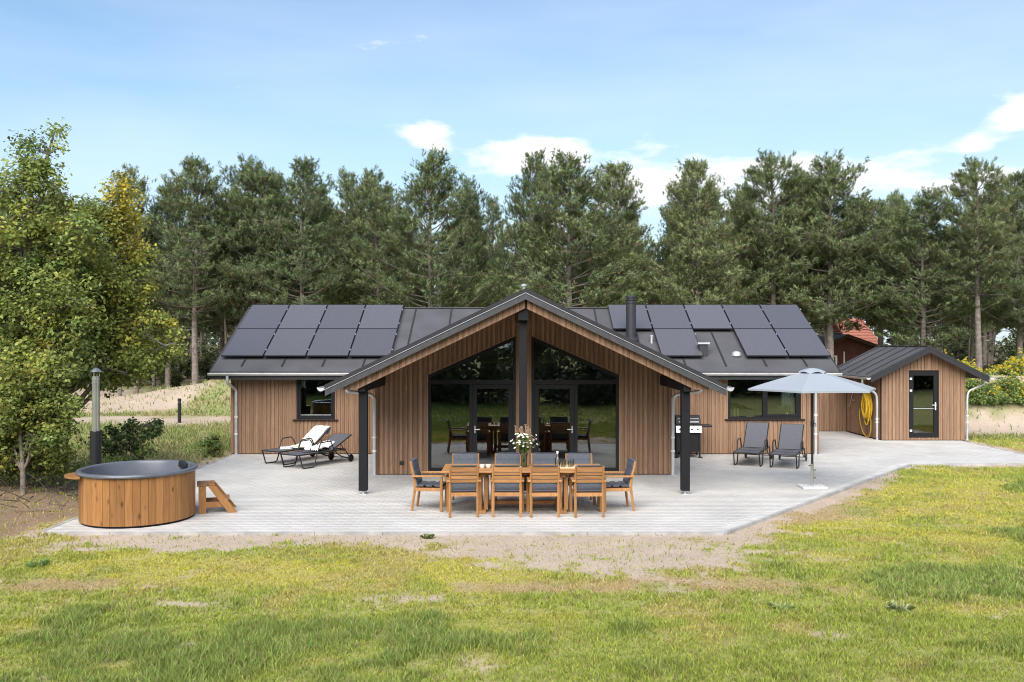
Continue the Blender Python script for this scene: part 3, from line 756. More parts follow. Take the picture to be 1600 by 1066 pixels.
# gable glazing, mirrored about the axis
for s in (-1, 1):
    f = (lambda x: x) if s < 0 else (lambda x: 2*AX-x)
    def P2(pts): return [(f(x), z) for x, z in pts]
    def bx(mb, x0,x1,y0,y1,z0,z1):
        a, c = sorted((f(x0), f(x1))); return mb.box(a,c,y0,y1,z0,z1)
    y0, y1 = YG+.004, YG+.11
    g = MB(); hi = gl_hi; q = .065
    bx(g, GW0+.003, GW0+q, y0,y1,.075,hi(GW0)); bx(g, GW1-q, GW1-.003, y0,y1,.075,hi(GW1)-.03)
    g.prism(P2([(GW0+.003,hi(GW0)-.085),(GW1-q,hi(GW1-q)-.085),(GW1-.003,hi(GW1)-.03),(GW1-.003,hi(GW1)-.004),(GW0+.003,hi(GW0)-.004)]), 'y', y0-.002, y1-.002)
    bx(g, GW0+q, GW1-q, y0+.001,y1-.001, 2.035, 2.13); bx(g, GW0+q, -.955, y0+.001,y1-.001, .075, .155)
    bx(g, -.955, -.885, y0-.001, y1-.003, .075, 2.034)
    w = g.build('gable_window', M['frame_black'], house)
    pane(P2([(GW0+.06,2.125),(GW1-.06,2.125),(GW1-.06,hi(GW1-.06)-.07),(GW0+.06,hi(GW0+.06)-.07)]), YG+.055, w)
    pane(P2([(GW0+.06,.15),(-.95,.15),(-.95,2.04),(GW0+.06,2.04)]), YG+.055, w)
    d = MB(); xa, xb = -.883, GW1-q-.002
    bx(d, xa, xa+.10, y0+.006,y1-.02,.08,2.03); bx(d, xb-.10, xb, y0+.006,y1-.02,.08,2.03)
    bx(d, xa+.10, xb-.10, y0+.006,y1-.02,1.93,2.03); bx(d, xa+.10, xb-.10, y0+.006,y1-.02,.08,.20)
    d = d.build('terrace_door', M['frame_black'], house, bevel=.004)
    MB().prism(P2([(xa+.095,.195),(xb-.095,.195),(xb-.095,1.935),(xa+.095,1.935)]), 'y', YG+.05, YG+.058).build('pane', M['glass'], d)
    hx = f(xa+.05)
    MB().tube([(hx,YG+.0,1.02),(hx,YG-.04,1.02)],.01,8).tube([(hx,YG-.045,1.02),(hx+s*-.11,YG-.045,1.02)],.009,8).box(hx-.016,hx+.016,YG+.0,YG+.008,.94,1.10).build('handle', M['steel'], d)
    MB().prism(P2([(GW0-.02,hi(GW0)+.002),(GW1+.015,hi(GW1+.015)+.006),(GW1+.015,hi(GW1+.015)+.03),(GW0-.02,hi(GW0)+.03)]),'y',YG-.008,YG+.05).build('window_lining', M['clad'], w)
    bx(MB(), GW0-.022, GW0-.001, YG-.006, YG+.05, .03, hi(GW0)).build('window_lining', M['clad'], w)
    bx(MB(), GW1+.001, GW1+.022, YG-.006, YG+.05, .03, hi(GW1)).build('window_lining', M['clad'], w)
MB().box(-.045,.045,-.02,0,-.045,.045).box(-.035,.035,-.032,-.02,-.035,.035).build('outdoor_socket', M['black_metal'], house, (-2.48,YG-.001,.27), bevel=.006)

# solar panels
m, nt, b = new_mat('solar_cells'); L = nt.links.new; N = nt.nodes.new
t = N('ShaderNodeTexCoord'); br = N('ShaderNodeTexBrick'); br.offset = 0
mp_ = N('ShaderNodeMapping'); mp_.inputs['Scale'].default_value = (1,1,1); L(t.outputs['Object'], mp_.inputs[0]); L(mp_.outputs[0], br.inputs['Vector'])
br.inputs['Color1'].default_value = (.094,.088,.098,1); br.inputs['Color2'].default_value = (.100,.094,.104,1); br.inputs['Mortar'].default_value = (.078,.074,.083,1)
br.inputs['Scale'].default_value = 1; br.inputs['Brick Width'].default_value = .184; br.inputs['Row Height'].default_value = .092; br.inputs['Mortar Size'].default_value = .004
oi_ = N('ShaderNodeObjectInfo'); pr = N('ShaderNodeMapRange'); pr.inputs['To Min'].default_value = .86; pr.inputs['To Max'].default_value = 1.16; L(oi_.outputs['Random'], pr.inputs['Value'])
psc = N('ShaderNodeVectorMath'); psc.operation = 'SCALE'; L(br.outputs['Color'], psc.inputs[0]); L(pr.outputs[0], psc.inputs['Scale'])
L(psc.outputs[0], b.inputs['Base Color']); b.inputs['Roughness'].default_value = .42; b.inputs['Specular IOR Level'].default_value = .5
b.inputs['Coat Weight'].default_value = .5; b.inputs['Coat Roughness'].default_value = .25
M['cells'] = m
slope_m = math.atan2(RZ-EZ, RD-ED); SL = math.hypot(RZ-EZ, RD-ED)
PWID, PLEN = 1.112, 1.665
pf = MB(); pf.box(0,.012,0,PLEN,0,.035).box(PWID-.012,PWID,0,PLEN,0,.035).box(.012,PWID-.012,0,.012,0,.035).box(.012,PWID-.012,PLEN-.012,PLEN,0,.035)
pf_me = pf.mesh('panel_frame'); pf_me.materials.append(M['black_metal'])
pc_me = MB().box(.0125,PWID-.0125,.0125,PLEN-.0125,.004,.032).mesh('cell_sheet'); pc_me.materials.append(M['cells'])
cl_me = MB().box(-.012,.012,-.03,.03,.0,.012).mesh('panel_clamp'); cl_me.materials.append(M['zinc'])
def panel(x, row):
    s0 = SL - .03 - (2-row)*(PLEN+.018)
    y = ED + s0*math.cos(slope_m); z = EZ + s0*math.sin(slope_m)
    nrm = Vector((0,-math.sin(slope_m),math.cos(slope_m)))*.095
    p = obj('solar_panel', pf_me, None, house, Vector((x,y,z))+nrm, (slope_m,0,0))
    obj('cell_sheet', pc_me, None, p)
    for v in (.35, PLEN-.35): obj('panel_clamp', cl_me, None, p, (PWID+.009, v, .030))
    return p
for k in range(4):
    for row in (0,1): panel(-7.76+1.135*k, row)
for k in range(5):
    panel(2.86+1.135*k, 1)
    if k in (1,3,4): panel(2.86+1.135*k, 0)
# flue, vents
fl = MB().lathe([(.14,-.5),(.14,1.05),(.155,1.05),(.155,1.10),(.125,1.10),(.125,1.13),(.15,1.13),(.15,1.17),(.125,1.17),(.125,1.20),(.155,1.20),(.155,1.25),(.06,1.27)], 20).build('flue', M['flue'], house, (3.31,26.0,3.02), smooth=True)
MB().lathe([(.20,-.02),(.20,.03),(.141,.09)], 20).build('flue_collar', M['flue'], fl, (0,0,.0))
ve = MB().box(-.11,.11,-.11,.11,-.15,.29).build('roof_vent', M['flue'], house, (5.16,25.25,2.64), bevel=.008)
MB().box(-.16,.16,-.15,.15,.29,.335).build('vent_cap', M['zinc'], ve, bevel=.008)
MB().lathe([(.13,-.03),(.13,.02),(.11,.07),(.05,.105),(0,.115)], 16).build('dome_vent', M['zinc'], house, (6.05,25.2,2.64), smooth=True)
MB().lathe([(.035,-.1),(.035,.16),(.05,.16),(.05,.2),(0,.21)], 10).build('pipe_vent', M['zinc'], house, (3.87,25.9,2.98), smooth=True)
MB().lathe([(.02,0),(.02,.06),(.05,.06),(.05,.10),(0,.11)], 8).build('ridge_bolt', M['zinc'], house, (AX-.03,17.95,3.99))

for xx in (-7.49, 8.05): MB().prism([(24.92,2.301),(31.1,2.301),(28.02,3.84)], 'x', xx, xx+.13).build('gable_end', M['clad'], house)

# ---------------------------------------------------------------- shed and linking wall
SX, SK, SZ = 12.55, .51, 2.87
shed = thing('garden_shed', 'small brown timber shed with grey pitched roof and black glazed door', 'shed', (0,0,0))
stop = lambda x: SZ-.10-SK*abs(x-SX)
SD = (12.07, 12.99, .085, 2.14); SY = 28.43
def shed_wall_front():
    # split at the ridge so the slab keeps its peak
    clad_wall(shed, 'wall', (0,SY,0), 0, 11.25, SX, .02, stop, [SD]); clad_wall(shed, 'wall', (0,SY,0), 0, SX, 13.80, .02, stop, [SD])
shed_wall_front()
clad_wall(shed, 'wall', (11.25,31.4,0), R(-90), 0, 2.94, .02, flat(2.08))
MB().box(13.66,13.80,28.58,31.4,.02,2.08).box(11.27,13.79,31.41,31.55,.02,2.08).build('wall', M['clad'], shed)
MB().box(11.27,13.78,SY+.03,SY+.12,-.05,.021).box(11.28,11.36,SY+.1,31.4,-.05,.021).build('plinth', M['black_paint'], shed)
MB().box(11.4,13.65,28.58,31.4,-.02,.03).build('floor', M['interior_floor'], shed)
sr = MB()
SF, SB = 28.08, 32.05
for s in (-1,1): sr.add(*slab([(SX,SF,SZ),(SX+s*1.80,SF,SZ-SK*1.8),(SX+s*1.80,SB,SZ-SK*1.8),(SX,SB,SZ)], .06))
sroof = sr.build('roof', M['felt'], shed)
for s in (-1,1):
    for k in range(5):
        yy_ = SF+.55+k*.78
        MB().bar((SX+s*.05,yy_,SZ-SK*.05+.012),(SX+s*1.70,yy_,SZ-SK*1.70+.012), .05, .035).build('roof_batten', M['felt_edge'], sroof, bevel=.006)
def sverge(y0,y1,t0,t1,name,mat,xe):
    mb = MB()
    for s in (-1,1): mb.prism([(SX,SZ-t1),(SX+s*xe,SZ-SK*xe-t1),(SX+s*xe,SZ-SK*xe-t0),(SX,SZ-t0)],'y',y0,y1)
    mb.build(name, M[mat], sroof)
sverge(SF-.03,SF-.001,-.012,.065,'roof_edge','felt_edge',1.80); sverge(SF-.024,SF-.001,.068,.19,'fascia','felt_edge',1.77)
MB().bar((SX,SF,SZ+.004),(SX,SB,SZ+.004),.14,.025).build('ridge_cap', M['felt'], sroof)
ss_ = MB()
for s in (-1,1): ss_.add(*slab([(SX,SF+.01,SZ-.07),(SX+s*1.75,SF+.01,SZ-SK*1.75-.07),(SX+s*1.75,SB-.02,SZ-SK*1.75-.07),(SX,SB-.02,SZ-.07)], .03))
ss_.build('soffit', M['black_paint'], sroof)
for s in (-1,1): gutter((SX+s*1.85,SF-.05,SZ-SK*1.8-.03),(SX+s*1.85,SB,SZ-SK*1.8-.03),.06, shed)
downpipe([(10.70,28.55,1.86),(10.70,28.55,1.70),(11.12,28.52,1.42),(11.14,28.52,1.2),(11.14,28.52,.01)], shed, .036)
downpipe([(14.40,28.5,1.86),(14.40,28.5,1.72),(13.92,28.5,1.5),(13.88,28.5,1.3),(13.88,28.5,.01)], shed, .036)
d = MB(); x0,x1,z0,z1 = SD[0]+.004,SD[1]-.004,.09,2.135
frame_rect(d, x0,x1,z0,z1,.045,SY+.006,SY+.11)
d = d.build('door', M['frame_black'], shed, bevel=.003)
lf = MB(); a,b2,c,e = x0+.048,x1-.048,z0+.02,z1-.05
lf.box(a,a+.10,SY+.012,SY+.08,c,e).box(b2-.10,b2,SY+.012,SY+.08,c,e).box(a+.1,b2-.1,SY+.012,SY+.08,e-.11,e).box(a+.1,b2-.1,SY+.012,SY+.08,c,c+.12).box(a+.1,b2-.1,SY+.02,SY+.07,.955,1.0)
lf.build('door_leaf', M['frame_black'], d, bevel=.003)
MB().box(a+.095,b2-.095,SY+.04,SY+.048,c+.115,e-.105).build('pane', M['glass'], d)
MB().box(a+.1,b2-.1,SY+.012,SY+.019,.968,.985).build('glazing_rail', M['zinc'], d)
hx = b2-.05
MB().box(hx-.018,hx+.018,SY+.004,SY+.012,.93,1.16).tube([(hx,SY+.004,1.08),(hx,SY-.05,1.08),(hx-.12,SY-.05,1.08)],.011,8).build('handle', M['white_metal'], d)
for z in (.30,1.52,1.88): MB().box(a-.02,a+.05,SY-.006,SY+.011,z-.03,z+.03).build('hinge', M['white_metal'], d)
frame_rect(MB(), SD[0]-.02,SD[1]+.02,.03,2.16,.021,SY-.006,SY+.04).build('door_lining', M['clad'], d)
lw = thing('timber_screen', 'brown timber-clad screen wall set back between house and shed', 'wall', (0,0,0))
clad_wall(lw, 'wall', (0,31.40,0), 0, 8.36, 11.24, .02, flat(1.96))
MB().box(8.36,11.24,31.38,31.56,1.962,1.99).build('capping', M['felt_edge'], lw)

# hose and shower on the shed's side wall
hose = thing('garden_hose', 'coiled yellow garden hose hanging on the side of the shed', 'hose', (11.25,29.25,0))
mb = MB(); rh = random.Random(4)
for k in range(15):
    hh = .34+.16*rh.random(); ww = .11+.13*rh.random(); zc = 1.40-hh-.02*rh.random(); xo = -.05-.036*(k%6)-.01*rh.random(); sk = rh.uniform(-.06,.06)
    pts = [(xo+.01*math.sin(3*t), ww*math.sin(t)*(1-.25*math.cos(t)) + sk*(1-math.cos(t))/2, zc+hh*math.cos(t)) for t in [2*math.pi*i/22 for i in range(23)]]
    mb.tube(pts, .0165, 7)
hc = mb.build('coil', M['hose'], hose, smooth=True)
MB().tube([(-.05,.80,.82),(-.09,.78,.70),(-.10,.66,.40),(-.10,.42,.12),(-.11,.15,.03),(-.10,-.06,.05),(-.09,-.18,.22),(-.08,-.18,.5),(-.07,-.1,.75)],.0135,8).build('loose_end', M['hose'], hose, smooth=True)
MB().tube([(.0,.02,1.40),(-.24,.02,1.39),(-.29,.02,1.46)],.012,6).build('hook', M['black_metal'], hose)
MB().tube([(.0,.80,.86),(-.07,.80,.86),(-.07,.80,.80)],.014,8).tube([(-.05,.80,.86),(-.05,.80,.90),(-.05,.86,.91)],.008,6).build('tap', M['steel'], hose)
shw = thing('outdoor_shower', 'thin chrome outdoor shower on the wall behind the parasol', 'shower', (11.25,30.75,0))
MB().tube([(-.05,-.05,1.42),(-.05,.25,.85)],.012,8).build('rail', M['steel'], shw)
MB().tube([(0,-.05,1.42),(-.09,-.05,1.44),(-.12,-.05,1.40)],.012,8).lathe([(.012,0),(.05,-.03),(.05,-.04)],10,(-.13,-.05,1.41)).build('shower_head', M['steel'], shw)
MB().box(-.06,0,-.10,.0,1.06,1.11).tube([(-.03,-.12,1.085),(-.03,.02,1.085)],.02,8).build('mixer', M['steel'], shw)
MB().tube([(0,-.05,.70),(-.08,-.05,.70),(-.08,-.05,.64)],.012,8).build('tap', M['steel'], shw)

# ---------------------------------------------------------------- hot tub, flue, steps
TH = R(93); tub = thing('hot_tub', 'round wooden hot tub with grey liner at the left terrace corner', 'hot tub', (-6.33,15.83,0), TH)
def ell(a, b_, t): return (a*math.cos(t), b_*math.sin(t))
NS = 50; A_, B_ = .985, .91
# equal arc lengths
tt = np.linspace(0, 2*np.pi, 2001); ds = np.hypot(A_*np.sin(tt), B_*np.cos(tt)); cs = np.concatenate([[0], np.cumsum((ds[1:]+ds[:-1])/2*np.diff(tt))])
cuts = np.interp(np.linspace(0, cs[-1], NS+1), cs, tt)
for k in range(NS):
    t0, t1 = cuts[k]+.0018, cuts[k+1]-.0018; V = []
    jit = random.uniform(-.002,.002)
    for z in (.035, .80):
        for t in (t0, (t0+t1)/2, t1):
            V.append((*ell(A_+jit, B_+jit, t), z))
        for t in (t1, (t0+t1)/2, t0):
            V.append((*ell(A_-.028, B_-.028, t), z))
    F = [(5,4,3,2,1,0),(6,7,8,9,10,11)] + [(i,(i+1)%6,6+(i+1)%6,6+i) for i in range(6)]
    MB().add(V, F).build('stave', M['tub_wood'], tub, bevel=.003)
def ering(specs, n_=64):
    V = []; F = []
    for a, b_, z in specs:
        for k in range(n_): V.append((*ell(a,b_,2*math.pi*k/n_), z))
    for i in range(len(specs)-1):
        for k in range(n_): F.append((i*n_+k, i*n_+(k+1)%n_, (i+1)*n_+(k+1)%n_, (i+1)*n_+k))
    return V, F
MB().add(*ering([(A_-.05,B_-.05,0),(A_-.03,B_-.03,0),(A_-.03,B_-.03,.034),(A_-.05,B_-.05,.034)])).build('base_ring', M['black_paint'], tub, smooth=True)
V, F = ering([(A_+dr,B_+dr,z_) for dr,z_ in ((0,.795),(.04,.80),(.05,.825),(.04,.85),(.005,.862),(-.035,.855),(-.05,.84))]); MB().add(V,F).build('rim', M['tub_shell'], tub, smooth=True)
V, F = ering([(A_+dr,B_+dr,z_) for dr,z_ in ((-.047,.848),(-.065,.80),(-.085,.52),(-.105,.50),(-.34,.49),(-.36,.47),(-.40,.14))]+[(0,0,.13)]); MB().add(V,F).build('liner', M['tub_shell'], tub, smooth=True)
MB().box(-.12,.12,-.05,.05,-.06,.06).build('headrest', M['black_metal'], tub, (.72*.92,-.66*.86,.80), bevel=.03, rot=(0,R(-15),R(48)))
# half-round shelf at the near end
sh_ = [(-.0,-.34)] + [(-.20*math.sin(math.pi*k/12)-.0, -.34*math.cos(math.pi*k/12)) for k in range(1,12)] + [(0,.34)]
mb = MB().prism([(x,y) for x,y in sh_], 'z', .765, .80); shelf = mb.build('shelf', M['step_wood'], tub, bevel=.006)
nrm_t = R(90+47); shelf.location = (*ell(1.0,.925,R(118)),0); shelf.rotation_euler = (0,0,R(118-180))
fl_ = thing('stove_flue', 'tall stovepipe with black sleeve and conical cap behind the hot tub', 'stovepipe', (-7.42,16.66,0))
MB().box(-.22,.22,-.2,.2,.0,.74).build('stove', M['black_metal'], fl_, bevel=.015)
MB().lathe([(.097,.74),(.097,1.39),(.07,1.395)],20).build('sleeve', M['black_metal'], fl_, smooth=True)
MB().lathe([(.068,1.38),(.068,1.42),(.075,1.42),(.075,1.45),(.066,1.45),(.066,2.24),(.074,2.24),(.074,2.27),(.064,2.27),(.064,2.30),(.072,2.30),(.072,2.33),(.062,2.33),(.062,2.37),(.054,2.37)],20).build('pipe', M['steel'], fl_, smooth=True)
cp = MB().lathe([(.095,2.445),(.10,2.45),(.05,2.50),(0,2.525)],20); 
for k in range(3):
    a = 2*math.pi*k/3+.4; cp.bar((.062*math.cos(a),.062*math.sin(a),2.35),(.062*math.cos(a),.062*math.sin(a),2.455),.012,.004)
cp.build('cap', M['steel'], fl_, smooth=True)
stp = thing('wooden_steps', 'small orange pine steps leaning beside the hot tub', 'steps', (-5.50,16.40,0), R(18)); stp.scale = (.93,.95,1)
MB().box(-.03,.29,-.28,.28,.475,.505).build('top_tread', M['step_wood'], stp, bevel=.004)
for s in (-1,1):
    MB().box(.0,.135,s*.25-.018,s*.25+.018,0,.473).build('leg', M['step_wood'], stp, bevel=.003)
    MB().prism([(.17,.473),(.31,.473),(.70,.0),(.53,.0)], 'y', s*.25-.056 if s<0 else s*.25+.02, s*.25-.02 if s<0 else s*.25+.056).build('stringer', M['step_wood'], stp, bevel=.003)
    MB().box(.135,.45,s*.25-.016,s*.25+.016,.10,.20).build('brace', M['step_wood'], stp, bevel=.003)
MB().box(.33,.56,-.23,.23,.215,.245).build('tread', M['step_wood'], stp, bevel=.004)
MB().box(.0,.02,-.23,.23,.10,.2).build('back_board', M['step_wood'], stp, bevel=.003)

# ---------------------------------------------------------------- dining table and chairs
TX0, TX1, TY0, TY1, TZ = -1.22, 1.60, 16.10, 17.10, .75
tbl = thing('dining_table', 'long teak dining table in the middle of the terrace', 'table', ((TX0+TX1)/2,16.6,0))
hl, hd = (TX1-TX0)/2, .5
for k in range(9):
    y0 = -hd+.07+k*(2*hd-.14)/9
    MB().box(-hl+.09,hl-.09,y0+.002,y0+(2*hd-.14)/9-.002,TZ-.026,TZ-.001).build('plank', M['teak_x'], tbl, bevel=.003)
for s in (-1,1):
    MB().box(-hl,hl,s*hd-.07 if s>0 else -hd,s*hd if s>0 else -hd+.07,TZ-.03,TZ).build('edge_board', M['teak_x'], tbl, bevel=.004)
    MB().box(s*hl-.09 if s>0 else -hl,s*hl if s>0 else -hl+.09,-hd+.0705,hd-.0705,TZ-.03,TZ).build('edge_board', M['teak'], tbl, bevel=.004)
    MB().box(s*.70-.05,s*.70+.05,-.36,.36,.62,.715).build('apron', M['teak'], tbl, bevel=.004)
    for s2 in (-1,1):
        for q in (-.055,.055): MB().box(s*.70+q-.035,s*.70+q+.035,s2*.27-.035,s2*.27+.035,.05,.62).build('leg', M['teak'], tbl, bevel=.006)
    MB().box(s*.70-.06,s*.70+.06,-.42,.42,.0,.055).build('foot', M['teak'], tbl, bevel=.008)
MB().box(-.66,.66,-.05,.05,.10,.17).build('stretcher', M['teak_x'], tbl, bevel=.006)
MB().box(-1.1,1.1,-.34,-.31,.66,.718).box(-1.1,1.1,.31,.34,.66,.718).build('rail', M['teak_x'], tbl, bevel=.004)

def puffed(x0,x1,y0,y1,z0,z1,nx_=8,ny_=8,seams=()):
    """a cushion: box with rounded, slightly swollen faces; seams press in"""
    V = []; F = []
    def P(u,v,s):
        e = min(u,1-u,v,1-v); rr = min(1,e/.10); q = math.sqrt(max(0,1-(1-rr)**2))
        zz = (z0+z1)/2 + s*(z1-z0)/2*(.35+.65*q)
        for sm in seams:
            zz -= s*.35*(z1-z0)*math.exp(-((v-sm)/.03)**2)
        return (x0+(x1-x0)*u, y0+(y1-y0)*v, zz)
    n1, n2 = nx_, ny_*2
    for s in (-1,1):
        for j in range(n2+1):
            for i_ in range(n1+1): V.append(P(i_/n1,j/n2,s))
    o_ = (n1+1)*(n2+1)
    for j in range(n2):
        for i_ in range(n1):
            a = j*(n1+1)+i_; F += [(a,a+n1+1,a+n1+2,a+1),(o_+a,o_+a+1,o_+a+n1+2,o_+a+n1+1)]
    bd = [(i_) for i_ in range(n1+1)] + [j*(n1+1)+n1 for j in range(1,n2+1)] + [n2*(n1+1)+i_ for i_ in range(n1-1,-1,-1)] + [j*(n1+1) for j in range(n2-1,0,-1)]
    for k in range(len(bd)):
        a, b_ = bd[k], bd[(k+1)%len(bd)]; F.append((a,b_,o_+b_,o_+a))
    mb = MB().add(V,F); mb.smooth = True; return mb
def make_chair():
    c = thing('garden_chair', 'x', 'chair', (0,0,0), 0, 'teak chairs around the dining table')
    for s in (-1,1):
        x = s*.235
        MB().tube([(x,-.305,0),(x,-.25,.40),(x,-.26,.56),(x,-.335,.875)],[.024,.026,.024,.02],4).build('back_leg', M['teak'], c, bevel=.003)
        MB().box(s*.265-.025,s*.265+.025,.20,.25,0,.605).build('front_leg', M['teak'], c, bevel=.005)
        MB().prism([(-.30,.60),(.29,.615),(.29,.64),(-.30,.632)],'x',s*.265-.03,s*.265+.03).build('armrest', M['teak'], c, bevel=.006)
        MB().box(s*.245-.014,s*.245+.014,-.24,.20,.355,.41).build('side_rail', M['teak'], c, bevel=.003)
    MB().box(-.24,.24,-.265,-.24,.35,.405).build('rear_rail', M['teak'], c, bevel=.003)
    MB().box(-.24,.24,.205,.235,.35,.41).build('front_rail', M['teak'], c, bevel=.003)
    def bk(z): return -.26-(z-.56)*.075/.315
    for za, zb in ((.585,.64),(.652,.702),(.714,.764)):
        MB().prism([(bk(za)-.010,za),(bk(za)+.010,za),(bk(zb)+.010,zb),(bk(zb)-.010,zb)],'x',-.216,.216).build('back_slat', M['teak_x'], c, bevel=.003)
    za, zb = .776,.862
    MB().prism([(bk(za)-.014,za),(bk(za)+.014,za),(bk(zb)+.014,zb),(bk(zb)-.014,zb)],'x',-.216,.216).build('top_rail', M['teak_x'], c, bevel=.004)
    for k in range(5):
        y0 = -.235+k*.088; MB().box(-.23,.23,y0,y0+.07,.392,.41).build('seat_slat', M['teak_x'], c)
    puffed(-.225,.225,-.225,.225,.412,.475,8,6,(.33,.66)).build('seat_cushion', M['fabric'], c)
    cu = puffed(-.225,.225,0,.44,-.025,.025,8,7,(.3,.62)).build('back_cushion', M['fabric'], c, (0,-.213,.455))
    cu.rotation_euler = (R(90)+math.atan2(.075,.315),0,0)
    MB().box(-.20,.20,-.365,-.285,.874,.884).build('cushion_strap', M['fabric'], c)
    return c
ch = make_chair()
spots = []
ordn = ['leftmost','second from left','third from left','rightmost']
for k, x in enumerate((-.85,-.075,.545,1.285)):
    spots.append((x,16.15,R(random.uniform(-2,2)),'teak garden chair seen from behind, %s of the front row' % ordn[k]))
for k, x in enumerate((-.86,-.10,.59,1.25)):
    spots.append((x,17.33,R(180+random.uniform(-2,2)),'grey-cushioned garden chair facing the viewer, %s behind the table' % ordn[k]))
spots.append((-1.42,16.66,R(-90-3),'grey-cushioned teak chair at the left end of the dining table'))
spots.append((1.83,16.66,R(90+3),'grey-cushioned teak chair at the right end of the dining table'))
for k, (x,y,rz,lab) in enumerate(spots):
    o = ch if k == 0 else copy_tree(ch)
    o.location = (x+random.uniform(-.02,.02),y+random.uniform(-.025,.025),0); o.rotation_euler = (0,0,rz+R(random.uniform(-3.5,3.5))); o['label'] = lab

# things on the table
vase = thing('glass_vase', 'clear glass vase on the dining table', 'vase', (.215,16.66,TZ))
MB().lathe([(.001,.004),(.05,.004),(.052,.02),(.048,.10),(.05,.17),(.07,.24),(.074,.25),(.068,.25),(.045,.17),(.043,.10),(.046,.02),(.001,.012)],20).build('bowl', M['clear_glass'], vase, smooth=True)
M['water'] = glass_mat('vase_water', 1.33, (.80,.88,.78))
MB().lathe([(.001,.014),(.042,.018),(.041,.10),(.042,.13),(.001,.131)],16).build('water', M['water'], vase, smooth=True)
bq = thing('flower_bouquet', 'loose bouquet of white and pink wild flowers in the glass vase', 'flowers', (.215,16.66,TZ))
rb = random.Random(11); stems = MB(); lv = MB(); heads = []
for k in range(64):
    a = rb.uniform(0,2*math.pi); sp_ = rb.uniform(.02,.26)*(1 if k < 50 else .6); hgt = rb.uniform(.34,.60) if k < 52 else rb.uniform(.60,.76)
    top = Vector((math.cos(a)*sp_, math.sin(a)*sp_*.8, hgt)); base = Vector((-math.cos(a)*.025,-math.sin(a)*.025,.03))
    mid = Vector((math.cos(a)*.03, math.sin(a)*.03,.25))
    pts = [base, mid, mid.lerp(top,.5)+Vector((0,0,.03)), top]; stems.tube(pts,.0032,4); heads.append((top,k))
    for j in range(5):
        p = mid.lerp(top, rb.uniform(.05,.9)); d_ = Vector((rb.gauss(0,1),rb.gauss(0,1),rb.uniform(.2,1))).normalized(); w_ = d_.cross(Vector((0,0,1))).normalized()*.012
        l_ = rb.uniform(.04,.09); lv.add([p-w_*.3,p+d_*l_*.5-w_,p+d_*l_,p+d_*l_*.5+w_],[(0,1,2,3)])
M['stem'] = plain('flower_stem', (.10,.16,.03), .6); M['petal_w'] = plain('white_petal', (.82,.80,.66), .6); M['petal_p'] = plain('pink_petal', (.50,.30,.40), .6); M['petal_b'] = plain('seed_brown', (.34,.22,.15), .8); M['yellow_eye'] = plain('flower_eye', (.75,.55,.05), .7)
stems.build('stems', M['stem'], bq); lv.build('leaves', M['stem'], bq)
for top, k in heads:
    kind = 'p' if k % 7 == 2 else 'w'
    if k >= 52: kind = 'b'
    if k in (3,10): rad_ = .042
    else: rad_ = rb.uniform(.016,.027)
    if kind == 'b':
        mb = MB()
        for j in range(14):
            p = top - Vector((0,0,.13*j/14)); d_ = Vector((rb.gauss(0,1),rb.gauss(0,1),.8)).normalized()*.03; mb.bar(p,p+d_,.009,.009)
        mb.build('seed_head', M['petal_b'], bq)
    else:
        q = Vector((top.x*1.2, top.y-.12, .35)).to_track_quat('Z','Y').to_matrix().to_4x4(); q.translation = top
        mb = MB()
        for j in range(9):
            a = 2*math.pi*j/9; r1 = Matrix.Rotation(a,4,'Z'); mb.add([q@r1@Vector(v) for v in ((0,0,0),(rad_*.6,-rad_*.3,.004),(rad_*1.1,0,.001),(rad_*.6,rad_*.3,.004))],[(0,1,2,3)])
        mb.lathe([(rad_*.35,.002),(rad_*.28,.009),(0,.011)],8,m=q)
        fh = mb.build('flower_head', M['petal_'+kind], bq)
btl = thing('water_bottle', 'clear glass bottle with stopper on the dining table', 'bottle', (.81,16.66,TZ))
MB().lathe([(.001,.0),(.042,.0),(.044,.02),(.044,.13),(.03,.165),(.018,.185),(.018,.22),(.021,.235),(.017,.235),(.014,.19),(.04,.13),(.04,.02),(.001,.008)],18).build('body', M['clear_glass'], btl, smooth=True)
MB().lathe([(.001,.22),(.015,.22),(.017,.245),(.024,.26),(.02,.28),(.001,.285)],12).build('stopper', M['white_metal'], btl, smooth=True)
gl_n = ['front left','front right','rear left','rear right']
for k, (gx_, gy_) in enumerate(((.90,16.52),(1.03,16.50),(.93,16.70),(1.07,16.68))):
    g = MB().lathe([(.001,.0),(.034,.0),(.040,.11),(.037,.11),(.031,.008),(.001,.008)],16).build('drinking_glass', M['clear_glass'], None, (gx_,gy_,TZ+.018), smooth=True)
    tag(g, 'clear drinking glass on the wooden tray, %s of the four' % gl_n[k], 'glass', 'drinking glasses on the tray')
try_ = thing('serving_tray', 'pale wooden serving tray with glasses on the dining table', 'tray', (.99,16.6,TZ))
M['pale_wood'] = wood('pale_wood', (.55,.38,.22), (.72,.55,.36), grain=(3,20,20))
MB().box(-.20,.20,-.17,.17,.001,.018).build('board', M['pale_wood'], try_, bevel=.006)
for s in (-1,1): MB().tube([(s*.20,-.06,.014),(s*.235,-.055,.018),(s*.235,.055,.018),(s*.20,.06,.014)],.009,6).build('grip', M['pale_wood'], try_)
M['green_wax'] = plain('pale_green_wax', (.42,.52,.30), .6)
